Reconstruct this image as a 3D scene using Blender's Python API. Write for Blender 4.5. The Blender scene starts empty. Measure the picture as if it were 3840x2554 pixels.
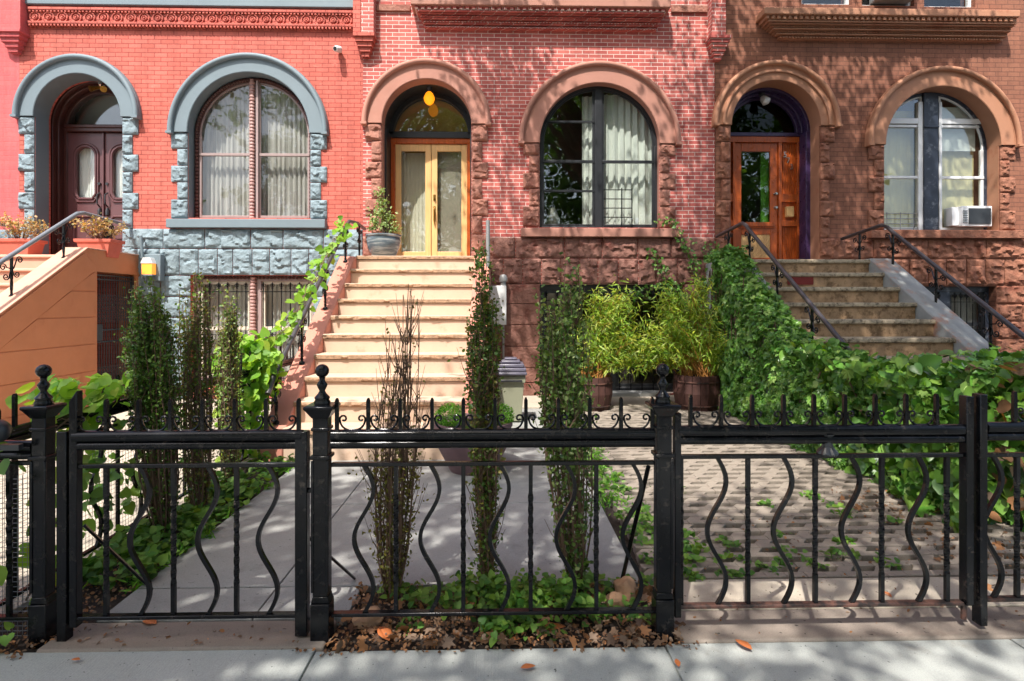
import bpy, bmesh, math, random
import numpy as np
from mathutils import Vector, Matrix, noise
R = math.radians
PI = math.pi
C = bpy.context.scene.collection
S = bpy.context.scene

# ------------------------------------------------------------------ camera
YAW = R(1.3); FP = 1277.0; H = 1.48
cs, sn = math.cos(YAW), math.sin(YAW)
cam_d = bpy.data.cameras.new('camera'); cam = bpy.data.objects.new('camera', cam_d); C.objects.link(cam)
cam.location = (0, 0, H); cam.rotation_euler = (R(90), 0, -YAW)
cam_d.sensor_width = 36; cam_d.lens = 36 * FP / 2358; cam_d.shift_y = -79 / 2358
cam_d.clip_start = 0.05; cam_d.clip_end = 500
S.camera = cam
# ------------------------------------------------------------------ light
SUN = Vector((0.24, 0.57, -1.0)).normalized()
S.world = bpy.data.worlds.new('World'); S.world.use_nodes = True
wn = S.world.node_tree; bg = wn.nodes['Background']
sky = wn.nodes.new('ShaderNodeTexSky'); sky.sky_type = 'NISHITA'; sky.sun_disc = False
sky.sun_elevation = math.asin(-SUN.z); sky.sun_rotation = math.atan2(-SUN.x, -SUN.y)
sky.air_density = 1.0; sky.dust_density = 3.5; sky.ozone_density = 0.7
wn.links.new(sky.outputs[0], bg.inputs[0]); bg.inputs[1].default_value = 0.15
sd = bpy.data.lights.new('sun', 'SUN'); so = bpy.data.objects.new('sun', sd); C.objects.link(so)
sd.energy = 4.1; sd.angle = R(0.5); sd.color = (1.0, 0.94, 0.87)
so.rotation_euler = (-SUN).to_track_quat('Z', 'Y').to_euler(); so.location = (-4, -6, 15)
S.view_settings.view_transform = 'Standard'; S.view_settings.look = 'None'
S.view_settings.exposure = 0.95; S.view_settings.gamma = 1.0
S.render.film_transparent = False
S.cycles.max_bounces = 8; S.cycles.transparent_max_bounces = 24; S.cycles.caustics_reflective = False; S.cycles.caustics_refractive = False

# ------------------------------------------------------------------ measuring
def at(dx, dy, Y):
    u = (dx - 1179) / FP; v = (dy - 705) / FP; t = Y / (cs - sn * u)
    return t * (sn + cs * u), H - t * v
def gd(dx, dy, z=0.0):
    u = (dx - 1179) / FP; v = (dy - 705) / FP; t = (H - z) / v
    return t * (sn + cs * u), t * (cs - sn * u)
W = 9.0
def fx(dx, Y=W): return at(dx, 705, Y)[0]
def fz(dx, dy, Y=W): return at(dx, dy, Y)[1]

# ------------------------------------------------------------------ materials
def srgb(r, g, b):
    f = lambda c: (c / 255 / 12.92) if c / 255 <= .04045 else ((c / 255 + .055) / 1.055) ** 2.4
    return (f(r), f(g), f(b), 1)
def newmat(name):
    m = bpy.data.materials.new(name); m.use_nodes = True
    nt = m.node_tree; p = nt.nodes['Principled BSDF']
    return m, nt, p
def coords(nt):
    return nt.nodes.new('ShaderNodeTexCoord').outputs['Object']
def noise_n(nt, vec, scale, detail=6, rough=.6, mapscale=None):
    n = nt.nodes.new('ShaderNodeTexNoise'); n.inputs['Scale'].default_value = scale
    n.inputs['Detail'].default_value = detail; n.inputs['Roughness'].default_value = rough
    if mapscale:
        mp = nt.nodes.new('ShaderNodeMapping'); mp.inputs['Scale'].default_value = mapscale
        nt.links.new(vec, mp.inputs[0]); vec = mp.outputs[0]
    nt.links.new(vec, n.inputs['Vector']); return n.outputs['Fac']
def ramp(nt, fac, stops):
    r = nt.nodes.new('ShaderNodeValToRGB'); nt.links.new(fac, r.inputs[0])
    e = r.color_ramp.elements
    while len(e) < len(stops): e.new(.5)
    for i, (p, c) in enumerate(stops):
        e[i].position = p; e[i].color = c if len(c) == 4 else (*c, 1)
    return r.outputs[0]
def mixc(nt, a, b, fac, mode='MIX'):
    m = nt.nodes.new('ShaderNodeMix'); m.data_type = 'RGBA'; m.blend_type = mode
    for s, v in ((6, a), (7, b)):
        if hasattr(v, 'is_output') or hasattr(v, 'links'): nt.links.new(v, m.inputs[s])
        else: m.inputs[s].default_value = v if len(v) == 4 else (*v, 1)
    if hasattr(fac, 'links'): nt.links.new(fac, m.inputs[0])
    else: m.inputs[0].default_value = fac
    return m.outputs[2]
def bump(nt, p, fac, strength, dist=.01, prev=None):
    b = nt.nodes.new('ShaderNodeBump'); b.inputs['Strength'].default_value = strength
    b.inputs['Distance'].default_value = dist; nt.links.new(fac, b.inputs['Height'])
    if prev is not None: nt.links.new(prev, b.inputs['Normal'])
    nt.links.new(b.outputs[0], p.inputs['Normal']); return b.outputs[0]
def sc(c, k): return (min(c[0] * k, 1), min(c[1] * k, 1), min(c[2] * k, 1), 1)
def M(name, col, rough=.8, var=.18, vs=3.0, bs=60, bstr=.3, bd=.004, stain=None, sthr=.62, sscale=2.0, metal=0, spec=.5, mapscale=None, coat=0, facet=0):
    m, nt, p = newmat(name); v = coords(nt)
    if len(col) == 3: col = (*col, 1)
    f = noise_n(nt, v, vs, 8, .65, mapscale)
    c = ramp(nt, f, [(.3, sc(col, 1 - var)), (.7, sc(col, 1 + var))])
    if stain:
        f2 = noise_n(nt, v, sscale, 10, .7, mapscale)
        k = ramp(nt, f2, [(sthr - .06, (0, 0, 0)), (sthr + .08, (1, 1, 1))])
        c = mixc(nt, c, stain, k)
    nt.links.new(c, p.inputs['Base Color'])
    f3 = noise_n(nt, v, vs * 3, 6, .6)
    rr = ramp(nt, f3, [(.3, (rough * .85,) * 3), (.7, (min(rough * 1.12, 1),) * 3)])
    nt.links.new(rr, p.inputs['Roughness'])
    p.inputs['Metallic'].default_value = metal; p.inputs['Specular IOR Level'].default_value = spec
    if coat: p.inputs['Coat Weight'].default_value = coat; p.inputs['Coat Roughness'].default_value = .15
    pb = None
    if facet:   # split-face fractures
        va = nt.nodes.new('ShaderNodeVectorMath'); va.operation = 'MULTIPLY_ADD'
        nz = nt.nodes.new('ShaderNodeTexNoise'); nz.inputs['Scale'].default_value = 9; nz.inputs['Detail'].default_value = 5; nt.links.new(v, nz.inputs['Vector'])
        nt.links.new(nz.outputs['Color'], va.inputs[0]); va.inputs[1].default_value = (.12, .12, .12); nt.links.new(v, va.inputs[2])
        vo = nt.nodes.new('ShaderNodeTexVoronoi'); vo.feature = 'F1'; vo.inputs['Scale'].default_value = 17; nt.links.new(va.outputs[0], vo.inputs['Vector'])
        pb = bump(nt, p, vo.outputs['Color'], .35, .012)
        pb = bump(nt, p, vo.outputs['Distance'], .6, .016, pb)
    if bstr: bump(nt, p, noise_n(nt, v, bs, 6, .7, mapscale), bstr, bd, pb)
    return m
def brickmat(name, c1, c2, mortar, mort=.007, mbump=.5, rowh=.0745, bw=.205, patch=None, pthr=.6, blotch=.12, rough=.85, flat=False):
    m, nt, p = newmat(name); v = coords(nt)
    sp = nt.nodes.new('ShaderNodeSeparateXYZ'); nt.links.new(v, sp.inputs[0])
    add = nt.nodes.new('ShaderNodeMath'); add.operation = 'ADD'
    nt.links.new(sp.outputs[0], add.inputs[0]); nt.links.new(sp.outputs[1], add.inputs[1])
    cb = nt.nodes.new('ShaderNodeCombineXYZ'); nt.links.new(add.outputs[0], cb.inputs[0]); nt.links.new(sp.outputs[2], cb.inputs[1])
    # small wobble so courses are not ruler-straight
    nz = nt.nodes.new('ShaderNodeTexNoise'); nz.inputs['Scale'].default_value = 6; nt.links.new(v, nz.inputs['Vector'])
    sub = nt.nodes.new('ShaderNodeVectorMath'); sub.operation = 'MULTIPLY_ADD'
    nt.links.new(nz.outputs['Color'], sub.inputs[0]); sub.inputs[1].default_value = (.006, .006, 0); nt.links.new(cb.outputs[0], sub.inputs[2])
    b = nt.nodes.new('ShaderNodeTexBrick'); nt.links.new(sub.outputs[0], b.inputs['Vector'])
    b.inputs['Scale'].default_value = 1; b.inputs['Brick Width'].default_value = bw; b.inputs['Row Height'].default_value = rowh
    b.inputs['Mortar Size'].default_value = mort; b.inputs['Mortar Smooth'].default_value = .25
    b.inputs['Color1'].default_value = c1; b.inputs['Color2'].default_value = c2; b.inputs['Mortar'].default_value = mortar
    b.inputs['Bias'].default_value = 0
    c = b.outputs['Color']
    f = noise_n(nt, v, 1.1, 6, .6)
    k = ramp(nt, f, [(.3, (1 - blotch,) * 3), (.7, (1 + blotch,) * 3)])
    c = mixc(nt, c, k, 1.0, 'MULTIPLY')
    f9 = noise_n(nt, v, 34, 5, .7)
    c = mixc(nt, c, ramp(nt, f9, [(.3, (.86,) * 3), (.7, (1.12,) * 3)]), 1.0, 'MULTIPLY')
    if patch:
        f2 = noise_n(nt, v, 3.2, 8, .75, (1, 1, 2.2))
        k2 = ramp(nt, f2, [(pthr, (0, 0, 0)), (pthr + .12, (.75, .75, .75))])
        c = mixc(nt, c, patch, k2)
    st = noise_n(nt, v, 2.4, 8, .7, (3, 3, .35))
    c = mixc(nt, c, ramp(nt, st, [(.32, (.80,) * 3), (.55, (1.03,) * 3)]), 1.0, 'MULTIPLY')
    nt.links.new(c, p.inputs['Base Color']); p.inputs['Roughness'].default_value = rough
    inv = nt.nodes.new('ShaderNodeMath'); inv.operation = 'SUBTRACT'; inv.inputs[0].default_value = 1; nt.links.new(b.outputs['Fac'], inv.inputs[1])
    pb = bump(nt, p, inv.outputs[0], mbump, .006)
    bump(nt, p, noise_n(nt, v, 45, 5, .7), .35, .004, pb)
    return m
def leafmat(name, cols, trans=.35, rough=.45, spec=.4):
    m, nt, p = newmat(name)
    g = nt.nodes.new('ShaderNodeNewGeometry')
    n = len(cols)
    c = ramp(nt, g.outputs['Random Per Island'], [(i / (n - 1), cc) for i, cc in enumerate(cols)])
    nt.links.new(c, p.inputs['Base Color']); p.inputs['Roughness'].default_value = rough
    p.inputs['Specular IOR Level'].default_value = spec
    t = nt.nodes.new('ShaderNodeBsdfTranslucent')
    c2 = mixc(nt, c, (1.6, 1.5, .5, 1), 1.0, 'MULTIPLY'); nt.links.new(c2, t.inputs[0])
    mx = nt.nodes.new('ShaderNodeMixShader'); mx.inputs[0].default_value = trans
    nt.links.new(p.outputs[0], mx.inputs[1]); nt.links.new(t.outputs[0], mx.inputs[2])
    nt.links.new(mx.outputs[0], nt.nodes['Material Output'].inputs[0]); return m
def glassmat(name, tint=(.95, .97, .96), ior=1.75, base=.05):
    m, nt, p = newmat(name); nt.nodes.remove(p)
    tr = nt.nodes.new('ShaderNodeBsdfTransparent'); tr.inputs[0].default_value = (*tint, 1)
    gl = nt.nodes.new('ShaderNodeBsdfGlossy'); gl.inputs['Roughness'].default_value = .01
    fr = nt.nodes.new('ShaderNodeLayerWeight'); fr.inputs[0].default_value = .5
    pw = nt.nodes.new('ShaderNodeMath'); pw.operation = 'POWER'; pw.inputs[1].default_value = 4.5; nt.links.new(fr.outputs['Facing'], pw.inputs[0])
    ml = nt.nodes.new('ShaderNodeMath'); ml.operation = 'MULTIPLY'; ml.inputs[1].default_value = .9; nt.links.new(pw.outputs[0], ml.inputs[0])
    v = coords(nt); b = nt.nodes.new('ShaderNodeBump'); b.inputs['Strength'].default_value = .25; b.inputs['Distance'].default_value = .01
    nt.links.new(noise_n(nt, v, 2.5, 2, .5), b.inputs['Height']); nt.links.new(b.outputs[0], gl.inputs['Normal'])
    ad = nt.nodes.new('ShaderNodeMath'); ad.operation = 'ADD'; ad.inputs[1].default_value = base; nt.links.new(ml.outputs[0], ad.inputs[0])
    mx = nt.nodes.new('ShaderNodeMixShader'); nt.links.new(ad.outputs[0], mx.inputs[0])
    nt.links.new(tr.outputs[0], mx.inputs[1]); nt.links.new(gl.outputs[0], mx.inputs[2])
    nt.links.new(mx.outputs[0], nt.nodes['Material Output'].inputs[0]); return m

MT = {}
MT['red_brick'] = brickmat('painted_red_brick', srgb(198, 106, 92), srgb(186, 94, 80), srgb(148, 62, 54), .0055, .8, rowh=.071, patch=srgb(218, 136, 120), pthr=.60, blotch=.10)
MT['rose_brick'] = brickmat('rose_brick', srgb(192, 104, 94), srgb(168, 80, 74), srgb(220, 202, 192), .0050, .5, rowh=.0635, patch=srgb(206, 128, 110), pthr=.66, blotch=.14)
MT['brown_brick'] = brickmat('painted_brown_brick', srgb(146, 96, 74), srgb(134, 86, 66), srgb(102, 66, 52), .005, .6, patch=srgb(156, 100, 70), pthr=.6, blotch=.12)
MT['pink_brick'] = brickmat('pink_brick', srgb(204, 100, 100), srgb(198, 92, 94), srgb(190, 98, 96), .005, .5, blotch=.05)
MT['blue_stone'] = M('painted_bluestone', srgb(124, 142, 150), .75, .12, 3, 30, .7, .012, facet=1, stain=srgb(92, 108, 116), sthr=.6, sscale=5)
MT['blue_smooth'] = M('painted_bluestone_smooth', srgb(110, 126, 134), .6, .05, 2, 50, .15)
MT['rose_stone'] = M('rose_brownstone', srgb(158, 108, 92), .85, .14, 4, 40, .7, .012, facet=1, stain=srgb(128, 76, 64), sthr=.58, sscale=3)
MT['rose_smooth'] = M('rose_brownstone_smooth', srgb(172, 122, 106), .8, .08, 2, 60, .25)
MT['rose_base'] = M('dark_brownstone', srgb(132, 92, 80), .85, .16, 4, 40, .7, .012, facet=1, stain=srgb(112, 62, 52), sthr=.58, sscale=3)
MT['brown_stone'] = M('brown_stone', srgb(148, 98, 76), .85, .16, 4, 40, .7, .012, facet=1, stain=srgb(120, 66, 48), sthr=.58, sscale=3)
MT['brown_smooth'] = M('brown_stone_smooth', srgb(174, 124, 96), .8, .09, 2, 60, .25, stain=srgb(156, 94, 66), sthr=.62)
MT['orange_stucco'] = M('orange_stucco', srgb(190, 128, 90), .85, .08, 2.5, 90, .25, stain=srgb(174, 110, 74), sthr=.62, sscale=1.4)
MT['peach_stucco'] = M('peach_stucco', srgb(198, 154, 132), .85, .08, 2.5, 90, .25)
MT['cream_stone'] = M('cream_step_stone', srgb(198, 172, 150), .85, .08, 3, 60, .35, .004, stain=srgb(178, 148, 126), sthr=.62, sscale=5)
MT['cream_rough'] = M('cream_nosing_stone', srgb(172, 138, 110), .9, .3, 24, 60, 1.0, .012, stain=srgb(126, 98, 72), sthr=.58, sscale=30)
MT['cheek'] = M('pink_coping', srgb(192, 128, 110), .85, .08, 3, 70, .3)
MT['old_step'] = M('weathered_step', srgb(166, 136, 104), .9, .3, 7, 60, .6, .006, stain=srgb(112, 88, 62), sthr=.54, sscale=9)
MT['old_nose'] = M('lichened_nosing', srgb(172, 156, 132), .92, .3, 20, 60, .9, .01, stain=srgb(90, 80, 64), sthr=.55, sscale=14)
MT['grey_cheek'] = M('patched_grey_cement', srgb(154, 157, 154), .85, .16, 4, 60, .4, .004, stain=srgb(176, 120, 88), sthr=.60, sscale=2.6)
MT['iron'] = M('black_painted_iron', (.0045, .0052, .007), .20, .35, 14, 70, .16, .002, stain=(.040, .035, .031), sthr=.62, sscale=26, spec=.30)
MT['iron_grey'] = M('grey_painted_iron', (.028, .032, .036), .4, .2, 12, 90, .4, .002, spec=.6)
MT['iron_rust'] = M('rusty_iron', (.022, .016, .015), .6, .4, 14, 90, .6, .002, stain=(.12, .055, .04), sthr=.5, sscale=14)
MT['handrail'] = M('worn_grey_handrail', (.05, .046, .05), .32, .2, 8, 90, .2, .002, spec=.6)
MT['handrail_blue'] = M('blue_grey_handrail', srgb(112, 122, 130), .35, .1, 8, 90, .2, .002)
MT['mauve_wood'] = M('mauve_painted_wood', srgb(98, 66, 68), .32, .1, 3, 60, .12, .002)
MT['dark_mauve'] = M('dark_mauve_wood', srgb(72, 42, 38), .35, .14, 3, 60, .12, .002)
MT['pink_wood'] = M('pinkish_carved_wood', srgb(168, 132, 126), .6, .14, 6, 60, .3, .003)
MT['lilac_trim'] = M('grey_lilac_trim', srgb(150, 132, 130), .5, .08, 4, 60, .1, .002)
MT['gold_wood'] = M('golden_oak_door', srgb(222, 180, 122), .35, .14, 5, 80, .15, .002, mapscale=(8, 8, .6))
MT['orange_wood'] = M('varnished_orange_door', srgb(176, 84, 34), .3, .28, 5, 80, .15, .002, mapscale=(7, 7, .6))
MT['purple'] = M('purple_painted_frame', srgb(62, 46, 82), .3, .1, 4, 60, .1, .002)
MT['black_wood'] = M('black_window_frame', (.018, .02, .024), .4, .2, 6, 60, .15, .002)
MT['dark_blue_wood'] = M('peeling_dark_blue_wood', srgb(44, 52, 66), .5, .3, 6, 50, .5, .004, stain=srgb(126, 132, 142), sthr=.60, sscale=5)
MT['white_frame'] = M('white_vinyl_frame', srgb(226, 228, 230), .4, .04, 4, 60, .05, .002)
MT['cream_frame'] = M('cream_window_frame', srgb(206, 196, 178), .5, .08, 4, 60, .1, .002)
MT['curtain'] = M('sheer_white_curtain', srgb(236, 236, 232), .9, .05, 6, 60, .1)
MT['curtain_grey'] = M('grey_net_curtain', srgb(168, 164, 160), .9, .06, 6, 60, .1)
MT['yellow_blind'] = M('pale_yellow_blind', srgb(216, 200, 150), .9, .12, 3, 60, .1)
MT['room'] = M('dim_plaster_room', srgb(116, 106, 92), .9, .15, 1, 30, .1)
MT['room_warm'] = M('warm_plaster_hall', srgb(216, 178, 110), .9, .12, 1, 30, .1)
MT['terracotta'] = M('terracotta', srgb(192, 98, 80), .75, .12, 5, 60, .3, .003)
MT['soil'] = M('dark_mulch', srgb(52, 42, 36), .95, .45, 30, 50, 1.0, .02, stain=srgb(130, 114, 98), sthr=.68, sscale=60)
MT['twig'] = M('brown_twig', srgb(104, 82, 66), .9, .3, 12, 60, .3)
MT['straw'] = M('golden_cane', srgb(176, 120, 56), .7, .3, 12, 60, .2)
MT['rock'] = M('tan_rock', srgb(170, 134, 104), .9, .25, 10, 60, .8, .01)
MT['barrel'] = M('red_brown_barrel_wood', srgb(72, 44, 38), .75, .35, 5, 50, .4, .004, mapscale=(10, 10, 1))
MT['mauve_pot'] = M('mauve_clay_pot', srgb(112, 88, 92), .7, .12, 5, 60, .3)
MT['green_bin'] = M('grey_green_bin', srgb(142, 144, 122), .5, .06, 4, 60, .1)
MT['bin_lid'] = M('dark_lid', srgb(92, 90, 104), .35, .2, 9, 12, .6, .01)
MT['grey_metal'] = M('galvanised_metal', srgb(150, 152, 152), .45, .1, 6, 60, .2, .002, metal=.4)
MT['white_paint'] = M('white_enamel', srgb(222, 224, 224), .45, .04, 3, 60, .1)
MT['brass'] = M('aged_brass', srgb(168, 128, 62), .3, .2, 20, 60, .2, .002, metal=.9)
MT['steel'] = M('satin_steel', srgb(190, 188, 184), .25, .1, 20, 60, .1, .002, metal=.9)
MT['dark_plastic'] = M('dark_plastic', (.03, .03, .035), .4, .1, 10, 60, .05)
MT['mesh_wire'] = M('galvanised_wire', srgb(150, 150, 150), .4, .15, 10, 60, .1, .002, metal=.5)
MT['glass'] = glassmat('window_glass', base=.06); MT['glass_strong'] = glassmat('reflective_glass', (.93, .96, .94), 1.9, .11)
MT['glass_green'] = glassmat('dark_green_glass', (.10, .28, .08), 1.7, .02)
MT['glass_haze'] = glassmat('etched_glass', (.92, .93, .88), 1.8, .12)
def emit(name, col, st):
    m, nt, p = newmat(name); p.inputs['Base Color'].default_value = col; p.inputs['Emission Color'].default_value = col; p.inputs['Emission Strength'].default_value = st; return m
MT['bulb'] = emit('lit_amber_globe', srgb(255, 150, 24), .75)
MT['lamp_amber'] = emit('lit_amber_lantern_pane', srgb(255, 158, 60), .55)
MT['frost'] = M('frosted_white_glass', srgb(220, 222, 224), .3, .03, 3, 60, .02)
def glazed():
    m, nt, p = newmat('glazed_blue_grey_ceramic'); v = coords(nt)
    f = noise_n(nt, v, 3, 4, .6, (1, 1, 9))
    c = ramp(nt, f, [(.3, srgb(48, 58, 66)), (.5, srgb(94, 106, 114)), (.68, srgb(168, 172, 172))])
    nt.links.new(c, p.inputs['Base Color']); p.inputs['Roughness'].default_value = .18; return m
MT['glazed'] = glazed()
def concrete(name, col, stain, lines=False, speck=.35):
    m, nt, p = newmat(name); v = coords(nt)
    c = ramp(nt, noise_n(nt, v, 1.2, 10, .7), [(.3, sc(col, .88)), (.7, sc(col, 1.08))])
    c = mixc(nt, c, ramp(nt, noise_n(nt, v, 180, 3, .8), [(.3, (.82,) * 3), (.6, (1.08,) * 3)]), 1, 'MULTIPLY')
    k = ramp(nt, noise_n(nt, v, 2.3, 12, .75), [(.56, (0, 0, 0)), (.70, (.8, .8, .8))]); c = mixc(nt, c, stain, k)
    k = ramp(nt, noise_n(nt, v, 38, 2, .6), [(.69, (0, 0, 0)), (.73, (speck * 2,) * 3)]); c = mixc(nt, c, sc(col, .25), k)
    nt.links.new(c, p.inputs['Base Color']); p.inputs['Roughness'].default_value = .9
    pb = bump(nt, p, noise_n(nt, v, 120, 6, .8), .5, .003)
    if lines: bump(nt, p, noise_n(nt, v, 30, 3, .6, (6, .12, 1)), .7, .004, pb)
    return m
MT['sidewalk'] = concrete('pale_concrete', srgb(162, 166, 162), srgb(132, 128, 118), True, .5)
MT['path'] = concrete('grey_slab', srgb(148, 149, 146), srgb(120, 120, 116), speck=.3)
MT['threshold'] = concrete('brownish_slab', srgb(132, 122, 112), srgb(100, 88, 78), speck=.6)
MT['sand_strip'] = concrete('sandy_concrete_strip', srgb(178, 168, 152), srgb(146, 130, 114), speck=.6)
MT['paver'] = concrete('grey_tan_paver', srgb(142, 132, 120), srgb(112, 100, 88), speck=.5)
MT['asphalt'] = concrete('asphalt', (.05, .05, .052, 1), (.07, .07, .07, 1))
MT['kerb'] = concrete('kerb_stone', srgb(150, 150, 148), srgb(120, 120, 116))
# leaves
MT['l_box'] = leafmat('columnar_shrub_leaf', [srgb(44, 76, 28), srgb(80, 112, 42), srgb(112, 140, 60), srgb(58, 92, 36)], .2, .35)
MT['l_olive'] = leafmat('olive_shrub_leaf', [srgb(74, 82, 34), srgb(112, 112, 44), srgb(134, 126, 54), srgb(90, 96, 44)], .25, .4)
MT['l_ivy'] = leafmat('ivy_leaf', [srgb(52, 98, 30), srgb(84, 134, 46), srgb(118, 160, 66), srgb(66, 112, 38), srgb(140, 170, 84)], .18, .36, .5)
MT['l_vine'] = leafmat('vine_leaf', [srgb(104, 156, 44), srgb(138, 182, 62), srgb(92, 140, 44), srgb(168, 192, 80)], .45, .5)
MT['l_bamboo'] = leafmat('bamboo_leaf', [srgb(96, 142, 38), srgb(140, 176, 54), srgb(174, 198, 88), srgb(74, 114, 32), srgb(196, 206, 120)], .4, .45)
MT['l_bamboo_y'] = leafmat('yellow_bamboo_leaf', [srgb(156, 176, 52), srgb(186, 192, 72), srgb(132, 164, 46), srgb(196, 180, 78)], .4, .45)
MT['l_weed'] = leafmat('ground_leaf', [srgb(64, 110, 40), srgb(96, 140, 56), srgb(126, 160, 66), srgb(52, 92, 40)], .35, .5)
MT['l_bright'] = leafmat('bright_green_leaf', [srgb(66, 130, 30), srgb(96, 160, 40), srgb(130, 186, 60), srgb(60, 110, 30)], .35, .45)
MT['l_dead'] = leafmat('dead_leaf', [srgb(96, 70, 50), srgb(130, 96, 68), srgb(176, 124, 82), srgb(74, 54, 42), srgb(150, 128, 108), srgb(110, 76, 52)], .2, .7)
MT['l_pot'] = leafmat('autumn_pot_leaf', [srgb(176, 140, 84), srgb(150, 140, 96), srgb(196, 150, 96), srgb(120, 130, 92)], .3, .5)
MT['l_sage'] = leafmat('sage_leaf', [srgb(120, 146, 84), srgb(148, 168, 104), srgb(96, 124, 66), srgb(170, 184, 124)], .3, .5)
MT['l_tree'] = leafmat('tree_leaf', [srgb(60, 96, 34), srgb(84, 122, 44), srgb(106, 142, 56), srgb(50, 84, 30)], .35, .5)
MT['l_rust'] = leafmat('rust_leaf', [srgb(186, 98, 54), srgb(204, 124, 72), srgb(170, 96, 60)], .2, .6)
MT['bark'] = M('bark', srgb(96, 84, 72), .9, .3, 8, 30, .8, .02, mapscale=(4, 4, .6))

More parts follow.
